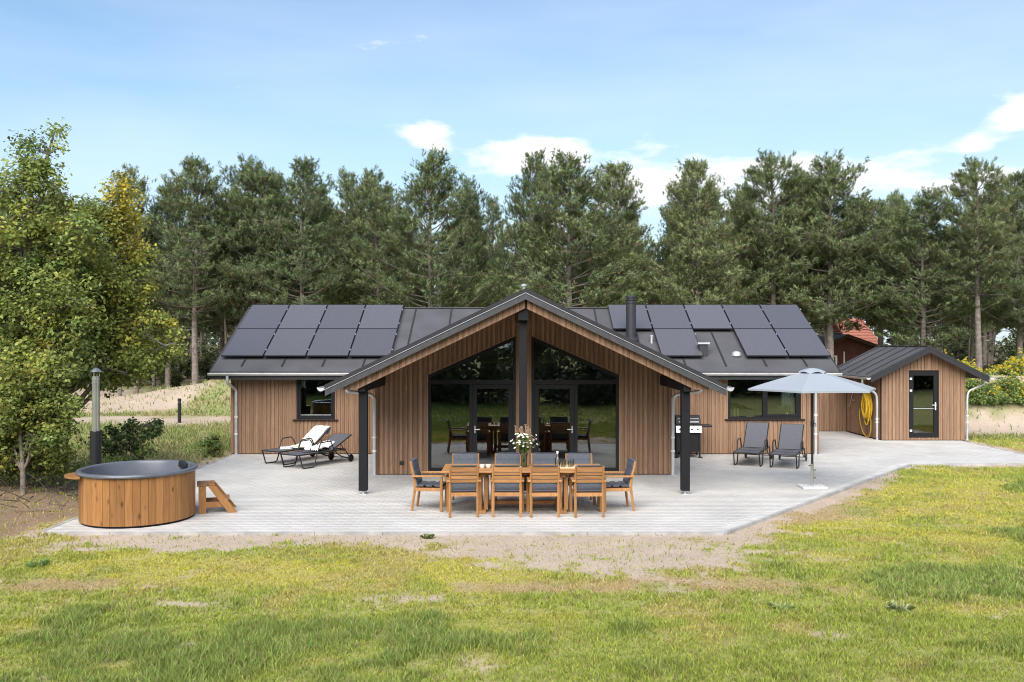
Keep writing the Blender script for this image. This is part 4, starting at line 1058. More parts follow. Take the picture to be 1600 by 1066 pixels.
for k, x in enumerate((-.53,-.42)):
    cn = thing('candle_holder', 'small white candle bowl on the table, %s of the pair' % ('left','right')[k], 'candle', (x,16.55+.03*k,TZ), 0, 'candle bowls on the table')
    MB().lathe([(.001,0),(.03,0),(.045,.03),(.047,.055),(.043,.055),(.038,.03),(.001,.02)],16).build('bowl', M['white_metal'], cn, smooth=True)
    MB().lathe([(.001,.02),(.036,.022),(.036,.045),(.001,.047)],14).build('wax', M['green_wax'], cn, smooth=True)
    MB().tube([(0,0,.045),(0,.002,.06)],.002,5).build('wick', M['black_metal'], cn)

# ---------------------------------------------------------------- sun loungers
def make_lounger(name_label, loc, rz, ang, group):
    o = thing('sun_lounger', name_label, 'sun lounger', loc, rz, group)
    W = .30; H = .335; yb = 1.16; BL = .80; A = R(ang)
    top = lambda q: (yb+q*math.cos(A), H+q*math.sin(A))
    fr_ = MB()
    for s in (-1,1): fr_.tube([(s*W,0,H),(s*W,1.62,H)],.017,8)
    for y in (0.0,.55,1.1): fr_.tube([(-W,y,H),(W,y,H)],.014,8)
    fr_.build('frame', M['black_metal'], o, smooth=True)
    V=[];F=[]
    for j in range(13):
        y = .02+(yb-.03)*j/12
        for i_ in range(5):
            u = i_/4; V.append((-W+.012+(2*W-.024)*u, y, H+.012-.018*math.sin(math.pi*u)))
    for j in range(12):
        for i_ in range(4): a=j*5+i_; F.append((a,a+1,a+6,a+5))
    n0=len(V); V += [(x,y,z-.008) for x,y,z in V]; F += [tuple(n0+q for q in reversed(f)) for f in F[:]]
    sl = MB().add(V,F); sl.smooth=True; sl.build('seat_sling', M['sling'], o)
    bf = MB()
    ty, tz = top(BL)
    for s in (-1,1): bf.tube([(s*(W-.03),yb,H),(s*(W-.03),ty,tz)],.015,8)
    bf.tube([(-W+.03,ty,tz),(W-.03,ty,tz)],.015,8).build('back_frame', M['black_metal'], o, smooth=True)
    a0,b0 = top(.01); a1,b1 = top(BL-.005); nx_,nz_ = -math.sin(A)*.006, math.cos(A)*.006
    MB().prism([(a0+nx_,b0+nz_),(a1+nx_,b1+nz_),(a1+nx_*2.4,b1+nz_*2.4),(a0+nx_*2.4,b0+nz_*2.4)],'x',-W+.04,W-.04).build('back_sling', M['sling'], o)
    for s in (-1,1):
        MB().tube(smooth_path([(s*W,.02,H),(s*(W+.005),.13,.014),(s*(W+.005),.50,.014),(s*W,.62,H)],3,.16),.015,8).build('front_leg', M['black_metal'], o, smooth=True)
        MB().tube(smooth_path([(s*(W+.02),.60,H-.01),(s*(W+.03),.70,.57),(s*(W+.03),1.06,.585),(s*(W+.02),1.20,H)],3,.22),.014,8).build('armrest', M['black_metal'], o, smooth=True)
        MB().tube(smooth_path([(s*(W-.01),1.22,H),(s*(W-.01),1.45,.17),(s*(W-.01),1.80,.095)],3),.014,8).build('rear_leg', M['black_metal'], o, smooth=True)
        wq = MB(); mt_w = Matrix.Translation((s*(W+.025),1.80,.095)) @ Matrix.Rotation(R(90),4,'Y')
        wq.lathe([(.070,-.016),(.092,-.016),(.095,-.01),(.095,.01),(.092,.016),(.070,.016),(.070,-.016)],20,m=mt_w)
        wh = wq.build('wheel', M['black_metal'], o, smooth=True)
        sp = MB()
        for k in range(5):
            a=2*math.pi*k/5; sp.bar(mt_w@Vector((0,0,0)), mt_w@Vector((.072*math.cos(a),.072*math.sin(a),0)),.02,.014,up=(1,0,0))
        sp.lathe([(.022,-.02),(.022,.02)],10,m=mt_w).build('hub', M['black_metal'], wh)
    m1 = top(BL*.45)
    MB().tube([(-W-.02,1.80,.095),(W+.02,1.80,.095)],.011,8).build('axle', M['black_metal'], o)
    MB().tube([(-W+.05,m1[0]+.02,m1[1]-.012),(-W+.05,m1[0]+.16,H-.04)],.010,6).tube([(W-.05,m1[0]+.02,m1[1]-.012),(W-.05,m1[0]+.16,H-.04)],.010,6).tube([(-W+.05,m1[0]+.16,H-.04),(W-.05,m1[0]+.16,H-.04)],.010,6).build('back_prop', M['black_metal'], o)
    MB().tube([(-W,1.62,H),(W,1.62,H)],.013,8).tube([(-W,1.61,H),(-W+.01,1.80,.095)],.012,8).tube([(W,1.61,H),(W-.01,1.80,.095)],.012,8).build('rear_bar', M['black_metal'], o)
    return o, top, H, W, A
l1 = make_lounger('black lounger by the left window, nearer of the two, backrest low, crumpled towel on seat', (-5.23,21.95,0), R(-31), 24, 'sun loungers')
l2 = make_lounger('black lounger nearest the left wall with a cream towel over its raised backrest', (-5.85,22.66,0), R(-31), 34, 'sun loungers')
l3 = make_lounger('grey sling lounger under the wide right window, nearer the grill', (5.60,22.35,0), R(-24), 47, 'sun loungers')
l4 = make_lounger('grey sling lounger next to the parasol pole', (6.36,21.95,0), R(-24), 46, 'sun loungers')
def cloth(rows, half, seed, amp=.014, th=.012, nx_=14):
    """rows: (y,z,xshift,halfwidth) down the length; a towel with soft creases"""
    rc = np.random.RandomState(seed); V=[];F=[]; n_ = len(rows)
    ph = rc.rand(6)*6
    for j,(y,z,xs_,hw) in enumerate(rows):
        for i_ in range(nx_+1):
            u = i_/nx_*2-1
            cr = amp*(math.sin(u*7+ph[0]+j*.5)+.7*math.sin(u*13+ph[1]-j*.9)+.6*math.sin(j*1.3+ph[2]+u*3))
            V.append((xs_+u*hw, y+.01*math.sin(u*5+ph[3]), z+abs(cr)))
    for j in range(n_-1):
        for i_ in range(nx_): a=j*(nx_+1)+i_; F.append((a,a+1,a+nx_+2,a+nx_+1))
    n0=len(V); V += [(x,y,z-th) for x,y,z in V]; F += [tuple(n0+q for q in reversed(f)) for f in F[:]]
    bd = list(range(nx_+1)) + [j*(nx_+1)+nx_ for j in range(1,n_)] + [(n_-1)*(nx_+1)+i_ for i_ in range(nx_-1,-1,-1)] + [j*(nx_+1) for j in range(n_-2,0,-1)]
    for k in range(len(bd)): a,b_=bd[k],bd[(k+1)%len(bd)]; F.append((a,b_,n0+b_,n0+a))
    mb = MB().add(V,F); mb.smooth=True; return mb
def towel_mat(name, base, mark):
    m, nt, b = new_mat(name); L = nt.links.new; N = nt.nodes.new
    t = N('ShaderNodeTexCoord'); v = N('ShaderNodeTexNoise'); v.inputs['Scale'].default_value = 11; v.inputs['Detail'].default_value = 2; L(t.outputs['Object'], v.inputs['Vector'])
    r = N('ShaderNodeMapRange'); r.inputs['From Min'].default_value = .60; r.inputs['From Max'].default_value = .66; L(v.outputs['Fac'], r.inputs['Value'])
    x = N('ShaderNodeMix'); x.data_type='RGBA'; x.inputs[6].default_value=(*base,1); x.inputs[7].default_value=(*mark,1); L(r.outputs[0], x.inputs['Factor']); L(x.outputs[2], b.inputs['Base Color'])
    n2 = N('ShaderNodeTexNoise'); n2.inputs['Scale'].default_value = 150; L(t.outputs['Object'], n2.inputs['Vector'])
    bp = N('ShaderNodeBump'); bp.inputs['Strength'].default_value=.6; bp.inputs['Distance'].default_value=.01; L(n2.outputs['Fac'], bp.inputs['Height']); L(bp.outputs[0], b.inputs['Normal']); b.inputs['Roughness'].default_value=.95
    return m
M['towel_a'] = towel_mat('cream_towel', (.76,.75,.66), (.42,.45,.42)); M['towel_b'] = towel_mat('white_towel', (.80,.81,.82), (.45,.46,.52))
def on(l, rows, label, mat, seed, amp=.012):
    top, H = l[1], l[2]
    t = cloth(rows, .2, seed, amp).build('towel', M[mat], None, l[0].location.copy(), rot=tuple(l[0].rotation_euler)); tag(t, label, 'towel'); return t
top = l2[1]; A = l2[4]
rows = [(.72+.06*k, .365, 0, .25) for k in range(7)] + [(top(q)[0]-.03*math.sin(A), top(q)[1]+.028, 0, .24) for q in (.06,.14,.22,.3,.38,.46,.54,.62,.70,.78)] + [(top(.83)[0], top(.83)[1]+.015, 0, .235),(top(.84)[0]+.02, top(.84)[1]-.06,0,.23),(top(.80)[0]+.035, top(.80)[1]-.16,0,.23)]
on(l2, rows, 'cream patterned towel draped over the backrest of the rear left lounger', 'towel_a', 3, .010)
top = l1[1]
rows = [(.72+.05*k, .375+.055*abs(math.sin(k*1.25)), .02*math.sin(k), .20+.03*math.sin(k*2)) for k in range(10)] + [(top(q)[0]-.01, top(q)[1]+.035, -.06, .19-.05*q) for q in (.06,.14,.22,.30)] + [(top(.33)[0], top(.33)[1]+.022,-.06,.16)]
on(l1, rows, 'white towel lying crumpled on the nearer left lounger', 'towel_b', 8, .03)
ft = MB()
for k in range(3): ft.box(-.15+.004*k,.15-.003*k,-.09+.003*k,.09-.004*k,.001+.018*k,.0175+.018*k)
ft = ft.build('folded_towel', M['towel_b'], None, (0,0,0), bevel=.006)
rm = Matrix.Rotation(R(-31),3,'Z'); p = Vector((-5.85,22.66,0)) + rm@Vector((.02,.50,0)); ft.location = (p.x,p.y,.346); ft.rotation_euler=(0,0,R(10))
tag(ft, 'small folded white towel on the foot end of the rear left lounger', 'towel')

# ---------------------------------------------------------------- parasol
pa = thing('parasol', 'pale grey parasol standing open on the right of the terrace', 'parasol', (6.15,19.14,0))
RR = 1.345; ZE, ZT = 2.03, 2.42; RV = .13
cv=[];cf=[]
def canopy_pt(k, u, rr):     # k panel corner angle, u 0..1 along edge
    a0, a1 = R(60*k+4), R(60*(k+1)+4)
    p = Vector((math.cos(a0),math.sin(a0),0)).lerp(Vector((math.cos(a1),math.sin(a1),0)), u)*rr*RR
    sag = .045*math.sin(math.pi*u)*rr
    return Vector((p.x,p.y, ZE+(ZT-ZE)*(1-rr)**.92 - sag*.55 + .03*math.sin(math.pi*u)*rr**6))
for k in range(6):
    n0=len(cv); nu,nr=8,9
    for j in range(nr+1):
        rr_=.10+.90*j/nr
        for i_ in range(nu+1): cv.append(canopy_pt(k,i_/nu,rr_))
    for j in range(nr):
        for i_ in range(nu): a=n0+j*(nu+1)+i_; cf.append((a,a+nu+1,a+nu+2,a+1))
    n1=len(cv)       # short hem
    for i_ in range(nu+1): q=canopy_pt(k,i_/nu,1.0); cv.append(q*1.0+Vector((0,0,-.035)))
    for i_ in range(nu): a=n0+nr*(nu+1)+i_; cf.append((a,n1+i_,n1+i_+1,a+1))
cme = bpy.data.meshes.new('canopy'); cme.from_pydata([tuple(v) for v in cv],[],cf)
bmx=bmesh.new(); bmx.from_mesh(cme); bmesh.ops.remove_doubles(bmx,verts=bmx.verts,dist=.0005); bmesh.ops.recalc_face_normals(bmx,faces=bmx.faces); bmesh.ops.solidify(bmx,geom=list(bmx.faces),thickness=.003); bmx.to_mesh(cme); bmx.free()
m, nt, b = new_mat('parasol_cloth_t'); 
for q in nt.nodes: pass
b.inputs['Base Color'].default_value=(.34,.37,.41,1); b.inputs['Roughness'].default_value=.9
tr_=nt.nodes.new('ShaderNodeBsdfTranslucent'); tr_.inputs[0].default_value=(.3,.33,.36,1); mxx=nt.nodes.new('ShaderNodeMixShader'); mxx.inputs[0].default_value=.10
nt.links.new(b.outputs[0],mxx.inputs[1]); nt.links.new(tr_.outputs[0],mxx.inputs[2]); nt.links.new(mxx.outputs[0],nt.nodes['Material Output'].inputs['Surface'])
ntx=nt.nodes.new('ShaderNodeTexNoise'); ntx.inputs['Scale'].default_value=160; ntc=nt.nodes.new('ShaderNodeTexCoord'); nt.links.new(ntc.outputs['Object'],ntx.inputs['Vector']); nbp=nt.nodes.new('ShaderNodeBump'); nbp.inputs['Strength'].default_value=.3; nbp.inputs['Distance'].default_value=.004; nt.links.new(ntx.outputs['Fac'],nbp.inputs['Height']); nt.links.new(nbp.outputs[0],b.inputs['Normal'])
obj('canopy', cme, m, pa)
vt=MB(); tv=[];tf=[]
for k in range(6):
    a0,a1=R(60*k+4),R(60*(k+1)+4)
    for i_ in range(6):
        u=i_/6; a=a0+(a1-a0)*u; rr_=.27; tv.append((math.cos(a)*rr_,math.sin(a)*rr_, 2.338+.04*math.sin(math.pi*u)))
n_=len(tv); tv += [(x*.5,y*.5,2.432) for x,y,z in tv]; tv.append((0,0,2.452))
for k in range(n_): tf += [(k,(k+1)%n_,n_+(k+1)%n_,n_+k),(n_+k,n_+(k+1)%n_,2*n_)]
MB().add(tv,tf).build('vent_flap', m, pa, smooth=True)
MB().lathe([(.024,.45),(.024,2.44)],12).lathe([(.032,1.25),(.038,1.27),(.038,1.36),(.032,1.38)],12).build('pole', M['black_metal'], pa, smooth=True)
MB().lathe([(.030,.06),(.030,.46),(.034,.46),(.034,.49),(.026,.49)],12).build('base_tube', M['steel'], pa, smooth=True)
for sx_,z_ in ((1,.20),(1,.36),(-1,.45)): MB().tube([(.03*sx_,0,z_),(.075*sx_,0,z_)],.010,8).build('screw_knob', M['black_metal'], pa)
MB().tube([(.03,0,1.31),(.075,0,1.31),(.075,0,1.24)],.009,8).build('crank', M['black_metal'], pa)
MB().box(-.25,.25,-.22,.22,.0,.045).build('base_plate', M['stone_base'], pa, bevel=.012)
for k in range(4): MB().lathe([(.012,.045),(.012,.058),(0,.06)],8,(.12*(1 if k%2 else -1),.10*(1 if k>1 else -1),0)).build('bolt', M['steel'], pa)
for k in range(6):
    a=R(60*k+4); c_,s_2=math.cos(a),math.sin(a)
    MB().bar((.04*c_,.04*s_2,2.37),(1.30*c_,1.30*s_2,2.005),.016,.02).build('rib', M['black_metal'], pa)
    MB().bar((.04*c_,.04*s_2,1.96),(.62*c_,.62*s_2,2.19),.012,.014).build('strut', M['black_metal'], pa)
MB().lathe([(.045,1.92),(.045,1.99)],12).build('runner', M['black_metal'], pa)

# ---------------------------------------------------------------- grill, bollard light
gr_ = thing('gas_grill', 'black gas grill with silver control panel behind the right porch post', 'grill', (4.55,24.30,0))
MB().box(-.29,.29,-.2,.22,.16,.64).build('cabinet', M['black_metal'], gr_, bevel=.01)
for s in (-1,1):
    MB().box(s*.29-.02,s*.29+.02,-.22,-.18,.03,.66).build('leg', M['black_metal'], gr_); MB().box(s*.29-.02,s*.29+.02,.18,.22,.03,.66).build('leg', M['black_metal'], gr_)
    MB().box(s*.31-.05,s*.31+.05,-.24,-.16,.0,.03).build('foot', M['black_metal'], gr_)
    MB().box(.33 if s>0 else -.62,.62 if s>0 else -.33,-.2,.2,.79,.845).build('side_shelf', M['black_metal'], gr_, bevel=.01)
cp_ = MB().prism([(-.30,.66),(-.24,.66),(-.20,.83),(-.25,.83)],'x',-.33,.33).build('control_panel', M['steel'], gr_, bevel=.006)
for k in range(4):
    q=Matrix.Translation((-.225+.15*k,-.278,.745))@Matrix.Rotation(R(75),4,'X'); MB().lathe([(.03,0),(.026,.03),(0,.031)],12,m=q).build('knob', M['black_metal'], cp_)
MB().box(-.32,.32,-.2,.22,.64,.86).build('firebox', M['black_metal'], gr_, bevel=.01)
MB().prism([(-.22,.862),(.22,.862),(.22,1.0),(.13,1.09),(-.08,1.09),(-.2,.99)],'x',-.32,.32).build('lid', M['flue'], gr_, bevel=.012)
MB().tube([(-.26,-.25,.93),(.26,-.25,.93)],.014,8).box(-.24,-.22,-.25,-.2,.92,.94).box(.22,.24,-.25,-.2,.92,.94).build('lid_handle', M['white_metal'], gr_)
MB().box(-.28,.28,-.172,-.160,1.0,1.02).build('lid_trim', M['white_metal'], gr_)
MB().bar((-.62,-.22,.62),(-.36,-.22,.70),.03,.02).build('tool_handle', M['pale_wood'], gr_)
zb_ = float(ground_z(np.array([-12.6]), np.array([35.4]))[0])
bo = thing('bollard_light', 'black bollard light beside the sandy path on the left', 'bollard', (-12.6,35.4,zb_-.03))
MB().lathe([(.065,0),(.065,.78),(.0,.781)],14).build('post', M['black_metal'], bo, smooth=True)
MB().lathe([(.058,.78),(.058,.86),(0,.861)],14).build('lens', M['fascia'], bo, smooth=True)
MB().lathe([(.068,.86),(.068,.95),(.0,.955)],14).build('head', M['black_metal'], bo, smooth=True)

# things behind the wide right window
for k,(x,h_) in enumerate(((5.98,.26),(6.08,.28))):
    c = MB().lathe([(.001,0),(.026,0),(.026,h_-.004),(.02,h_),(0,h_)],12).build('pillar_candle', plain('candle_wax%d'%k,(.72,.55,.22),.5), None, (x,25.12,.94), smooth=True)
    tag(c, 'tall yellow candle on the sill of the wide window, %s of the pair' % ('left','right')[k], 'candle', 'candles on the window sill')
pp = thing('potted_plant', 'small green potted plant inside the wide window', 'plant', (7.33,25.14,.94))
MB().lathe([(.001,0),(.05,0),(.065,.1),(.06,.1),(.001,.09)],14).build('pot', M['white_metal'], pp, smooth=True)
lv=MB(); rp=random.Random(5)
for k in range(46):
    d_=Vector((rp.gauss(0,1)*.8,rp.gauss(0,.35),rp.uniform(.1,1.4))).normalized(); p=Vector((0,0,.10)); l_=rp.uniform(.15,.38); w_=d_.cross(Vector((0,1,.1))).normalized()*.02
    lv.add([p,p+d_*l_*.55-w_+Vector((0,0,.03)),p+d_*l_-Vector((0,0,.05)),p+d_*l_*.55+w_+Vector((0,0,.03))],[(0,1,2,3)])
lv.build('leaves', plain('house_plant',(.12,.22,.09),.5), pp)
cu=[];n_=40
for k in range(n_+1): cu.append((7.30+.33*k/n_, 25.30+.025*math.sin(k*1.1)))
V=[(x,y,z) for z in (.60,2.28) for x,y in cu]; V+=[(x,y+.004,z) for x,y,z in V]; F=[(k,k+1,n_+2+k,n_+1+k) for k in range(n_)]; q=2*(n_+1); F+=[tuple(q+i_ for i_ in reversed(f)) for f in F[:]]
tag(MB().add(V,F).build('curtain', plain('curtain_cloth',(.70,.72,.70),.9), None, smooth=True), 'pale curtain hanging inside the wide window on the right', 'curtain')
rt = thing('round_table', 'blue oval table top seen through the wide window', 'table', (7.0,26.2,0))
V,F=[],[]
tp=MB()
for z in (.72,.76):
    for k in range(32): tp.v.append((.85*math.cos(2*math.pi*k/32),.45*math.sin(2*math.pi*k/32),z))
tp.f += [tuple(range(31,-1,-1)),tuple(range(32,64))]+[(k,(k+1)%32,32+(k+1)%32,32+k) for k in range(32)]
tp.build('top', plain('blue_lacquer',(.08,.16,.26),.3), rt); MB().lathe([(.25,.03),(.25,.05),(.05,.08),(.05,.72)],16).build('pedestal', M['black_metal'], rt, smooth=True)

# ---------------------------------------------------------------- trees
def tubes_np(paths, n=6):
    """paths: list of (points (k,3), radii (k,)); returns verts, quad faces"""
    V=[];F=[];off=0
    ang=np.arange(n)*2*np.pi/n
    for P,Rr in paths:
        P=np.asarray(P,float); k=len(P); t=np.gradient(P,axis=0); t/=np.linalg.norm(t,axis=1,keepdims=True)+1e-9
        ref=np.array((0,0,1.0)) if abs(t[0,2])<.8 else np.array((1.0,0,0))
        a=np.cross(t,ref); a/=np.linalg.norm(a,axis=1,keepdims=True)+1e-9; b=np.cross(t,a)
        ring=P[:,None,:]+(a[:,None,:]*np.cos(ang)[None,:,None]+b[:,None,:]*np.sin(ang)[None,:,None])*np.asarray(Rr)[:,None,None]
        V.append(ring.reshape(-1,3)); i=np.arange(k-1)[:,None]*n; j=np.arange(n)[None]; j2=(j+1)%n
        F.append(np.stack([i+j,i+j2,i+n+j2,i+n+j],-1).reshape(-1,4)+off); off+=k*n
    return np.concatenate(V),np.concatenate(F)
def pine_meshes(seed,h,cb,rad_,lean=0,dead=8,flat_top=.6,double=False):
    """a black pine: trunk + boughs (one mesh) and needle shoots (another)"""
    r=np.random.RandomState(seed); paths=[]; shoots=[]; sdir=[]; stone=[]
    def trunk(x0,l,hh,r0):
        k=12; z=np.linspace(0,hh,k); s=r.uniform(0,6); px=x0+l*(z/hh)**1.5*hh*.1+.12*np.sin(z*.5+s)*(z/hh); py=.12*np.cos(z*.45+s)*(z/hh)
        P=np.stack([px,py,z],-1); paths.append((P,r0*(1-.86*(z/hh))+.012)); return P,z
    tr=[trunk(0,lean,h,.17*h/12)]
    if double: tr.append(trunk(.15,lean+1.2,h*.93,.12*h/12))
    for P,z in tr:
        hh=z[-1]; zz=cb*hh
        while zz<hh-.15:
            t=(zz-cb*hh)/(hh-cb*hh); prof=min(1.0,1.32*(1-t)**.72)*(.45+.55*min(1,t/.22+.25))*(1.15 if int(zz*1.7)%3 else .72)
            nb=r.randint(4,7); a0=r.uniform(0,6.28)
            for q in range(nb):
                if r.rand()<.18: continue
                L_=rad_*prof*r.uniform(.45,1.28)+.20; a=a0+q*6.28/nb+r.uniform(-.45,.45); up=r.uniform(-.08,.35)+.75*t
                base=np.array([np.interp(zz,z,P[:,0]),np.interp(zz,z,P[:,1]),zz]); d=np.array((np.cos(a),np.sin(a),up)); d/=np.linalg.norm(d)
                s=np.linspace(0,1,6); B=base+d[None]*(s*L_)[:,None]; B[:,2]+=.20*L_*s**2.2-.10*L_*s*(1-s); side=np.array((-np.sin(a),np.cos(a),0)); B+=side[None]*(r.uniform(-.12,.12)*L_*s**2)[:,None]
                paths.append((B,np.maximum(.008,(.018+.018*L_/rad_)*(1-s*.75))))
                nt_=max(4,int(L_*11))
                for w in range(nt_):
                    sv=r.uniform(.30 if L_>.8 else .1,1.0)**.8; p=np.array([np.interp(sv,s,B[:,i]) for i in range(3)])
                    off_=side*r.normal(0,.22+.16*L_*(1-abs(sv-.75)))*.75+np.array((0,0,r.uniform(-.06,.20))); tip=p+off_
                    if w%3==0 and np.linalg.norm(off_)>.15: paths.append((np.stack([p,(p+tip)/2-np.array((0,0,.02)),tip]),np.array((.009,.007,.005))))
                    for e in range(3):
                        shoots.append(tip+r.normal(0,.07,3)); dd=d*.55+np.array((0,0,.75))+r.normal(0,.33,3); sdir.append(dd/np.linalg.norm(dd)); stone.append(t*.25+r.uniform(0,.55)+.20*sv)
            zz+=r.uniform(.26,.46)*h/12
        for e in range(14):  # leader candles
            shoots.append(np.array((P[-1,0],P[-1,1],hh))+r.normal(0,.12,3)-np.array((0,0,.2*r.rand()))); sdir.append(np.array((r.normal(0,.2),r.normal(0,.2),1))); stone.append(.7)
        for e in range(dead):
            zz=r.uniform(.12,cb+.12)*hh; a=r.uniform(0,6.28); L_=r.uniform(.5,1.7); base=np.array([np.interp(zz,z,P[:,0]),np.interp(zz,z,P[:,1]),zz]); s=np.linspace(0,1,5)
            B=base+np.stack([np.cos(a)*s*L_,np.sin(a)*s*L_,(-.25*s+.15*s**2)*L_*r.uniform(-.6,1.2)],-1)+np.cumsum(r.normal(0,.03,(5,3)),0)*s[:,None]; paths.append((B,.020*(1-.8*s)))
            if r.rand()<.5:
                m_=B[2]; Q=np.stack([m_,m_+np.array((np.cos(a+.7)*.3,np.sin(a+.7)*.3,.1)),m_+np.array((np.cos(a+.9)*.55,np.sin(a+.9)*.55,.3*r.rand()))]); paths.append((Q,np.array((.011,.008,.004))))
    tv,tf=tubes_np(paths,6)
    S=np.array(shoots); D=np.array(sdir); D/=np.linalg.norm(D,axis=1,keepdims=True); T=np.array(stone); n=len(S); K=11
    Lsh=.20+.12*r.rand(n)
    u=r.normal(0,1,(n,K,3)); u-=D[:,None]*np.sum(u*D[:,None],-1,keepdims=True); u/=np.linalg.norm(u,axis=-1,keepdims=True)+1e-9
    s=r.rand(n,K)
    b0=S[:,None]+D[:,None]*(s*Lsh[:,None])[...,None]; tip=b0+(D[:,None]*.62+u*.72)*(.13+.08*r.rand(n,K))[...,None]
    w=np.cross(D[:,None]+0*u,u); w/=np.linalg.norm(w,axis=-1,keepdims=True)+1e-9; w=w*.019
    V=np.stack([b0-w,b0+w,tip],2).reshape(-1,3); F=np.arange(n*K*3).reshape(-1,3)
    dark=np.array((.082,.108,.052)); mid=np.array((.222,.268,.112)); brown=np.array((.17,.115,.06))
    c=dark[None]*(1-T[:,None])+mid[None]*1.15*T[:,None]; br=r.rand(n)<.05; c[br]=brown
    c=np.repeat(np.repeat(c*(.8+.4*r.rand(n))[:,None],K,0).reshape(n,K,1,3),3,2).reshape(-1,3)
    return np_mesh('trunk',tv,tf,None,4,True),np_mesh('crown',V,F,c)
VAR=[pine_meshes(21,12,.30,2.1,0,9),pine_meshes(22,12,.38,1.9,.3,11),pine_meshes(23,12,.22,2.4,-.2,6),pine_meshes(24,12,.34,2.2,.5,10,double=True),pine_meshes(25,12,.18,1.75,.1,5),pine_meshes(26,12,.45,1.7,-.4,14)]
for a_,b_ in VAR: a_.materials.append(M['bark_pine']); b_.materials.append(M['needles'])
REG=((250,'behind the left oaks'),(390,'left of the house roof'),(640,'behind the left solar panels'),(765,'left of the gable peak'),(990,'behind the gable peak'),(1150,'just right of the chimney flue'),(1310,'behind the right-hand solar panels'),(1465,'behind the shed'),(9999,'near the right picture edge'))
APART=lambda px: 'pine deep in the wood, set back '+[n_ for lim,n_ in REG if px<lim][0]
def pine(px,d,top_y,var,label,group,wide=1.0):
    """px / top_y: where the crown's tip is seen on the 1600 px wide photograph; d metres away"""
    s=1460/d; x=(px-800)/s; z0=float(ground_z(np.array([x]),np.array([d]))[0])-.1; h=2.95+(537-top_y)/s-z0
    o=thing('pine_tree',label,'pine tree',(x,d,z0),random.uniform(0,6.28),group); k=h/12.25
    o.scale=(k*wide,k*wide,k)
    obj('trunk',VAR[var][0],None,o); obj('crown',VAR[var][1],None,o); return o
G1='tall pines along the edge of the wood'
for a in [(213,48,262,5,'slim pine tip rising just right of the yellowing oak',.8),(262,50,285,2,'pine in the gap between the yellowing oak and the first broad pine',1.0),(305,46,252,0,'pine above the far left end of the house roof',1.15),(385,47,248,3,'forked pine with ragged open top left of the house roof',1.0),
    (432,50,275,4,'narrow pine above the leftmost solar panels',.95),(473,45,252,0,'full pine over the left solar panels, tip with upright candles',1.05),(540,49,268,4,'pointed slim pine above the left half of the roof',1.0),(592,47,266,1,'pine with tall straight trunk over the bare roof strip',1.05),
    (672,44,243,2,'broad dense pine left of the gable peak',1.12),(735,48,277,5,'thin-topped pine at the left side of the bright sky gap',.9),(828,45,238,1,'pine with the tallest spire, right above the gable peak',.8),(893,42,247,2,'big rounded pine right behind the gable peak',1.3),(965,46,258,0,'wide-branched pine leaning right behind the chimney flue',1.15),
    (1088,42,254,0,'pine with a narrow tip above the middle of the right solar panels',1.05),(1050,47,330,4,'low pine filling the gap right of the chimney flue',1.1),(1152,46,318,2,'shorter pine between two tall ones over the right solar panels',.9),(1212,44,242,1,'dark tall pine over the right solar panels',1.15),(1300,43,240,3,'tallest pine of the right group, open candle-like top',1.15),
    (1262,47,270,5,'pine tucked just left of the tallest right-hand pine',1.0),(1378,45,312,1,'low wide pine above the left side of the shed roof',1.25),(1440,42,300,2,'dense spreading pine right behind the shed ridge',1.25),(1530,40,250,1,'right-hand pine with a long bare bent trunk',1.1),(1592,43,272,0,'pine cut by the right edge of the picture',1.1)]:
    pine(a[0],a[1],a[2],a[3],a[4],G1,a[5])
rf=random.Random(9); G2='pines deeper in the wood'
for k in range(42):
    d=rf.uniform(52,74); px=-60+1720*((k*.618)%1)+rf.uniform(-20,20)
    if 775<px<805 or 1015<px<1050 or 1312<px<1385: continue
    pine(px,d,rf.uniform(290,355),rf.randrange(6),APART(px),G2,rf.uniform(.85,1.15))
for k in range(34):
    d=rf.uniform(46,58); px=60+330*rf.random() if k<12 else (1385+210*rf.random() if k<20 else 400+850*((k*.618)%1))
    pine(px,d,rf.uniform(300,390),5,APART(px),G2,.7)

def leaf_cloud(r,C,rad_,n_per,size,cols,flat_=.8):
    """leaf quads scattered in clumps: C (k,3) clump centres, rad_ (k,), cols (k,3)"""
    k=len(C); tot=k*n_per; idx=np.repeat(np.arange(k),n_per)
    u=r.normal(0,1,(tot,3)); u/=np.linalg.norm(u,axis=1,keepdims=True); rr=rad_[idx]*r.rand(tot)**.45
    p=C[idx]+u*rr[:,None]*np.array((1,1,flat_))
    nrm=u*.7+np.array((0,-.15,.75))+r.normal(0,.55,(tot,3)); nrm/=np.linalg.norm(nrm,axis=1,keepdims=True)
    t=np.cross(nrm,r.normal(0,1,(tot,3))); t/=np.linalg.norm(t,axis=1,keepdims=True)+1e-9; b=np.cross(nrm,t)
    L_=size*(.6+.7*r.rand(tot))[:,None]; W=L_*.36
    p0=p-t*L_*.5; p1=p+b*W*.9+t*L_*.12+nrm*L_*.10; p2=p+t*L_*.5; p3=p-b*W*.9+t*L_*.12+nrm*L_*.10
    V=np.stack([p0,p1,p2,p3],1).reshape(-1,3); i=np.arange(tot)*4; F=np.concatenate([np.stack([i,i+1,i+2],-1),np.stack([i,i+2,i+3],-1)])
    c=cols[idx]*(.68+.64*r.rand(tot))[:,None]
    return V,F,np.repeat(c,4,0)
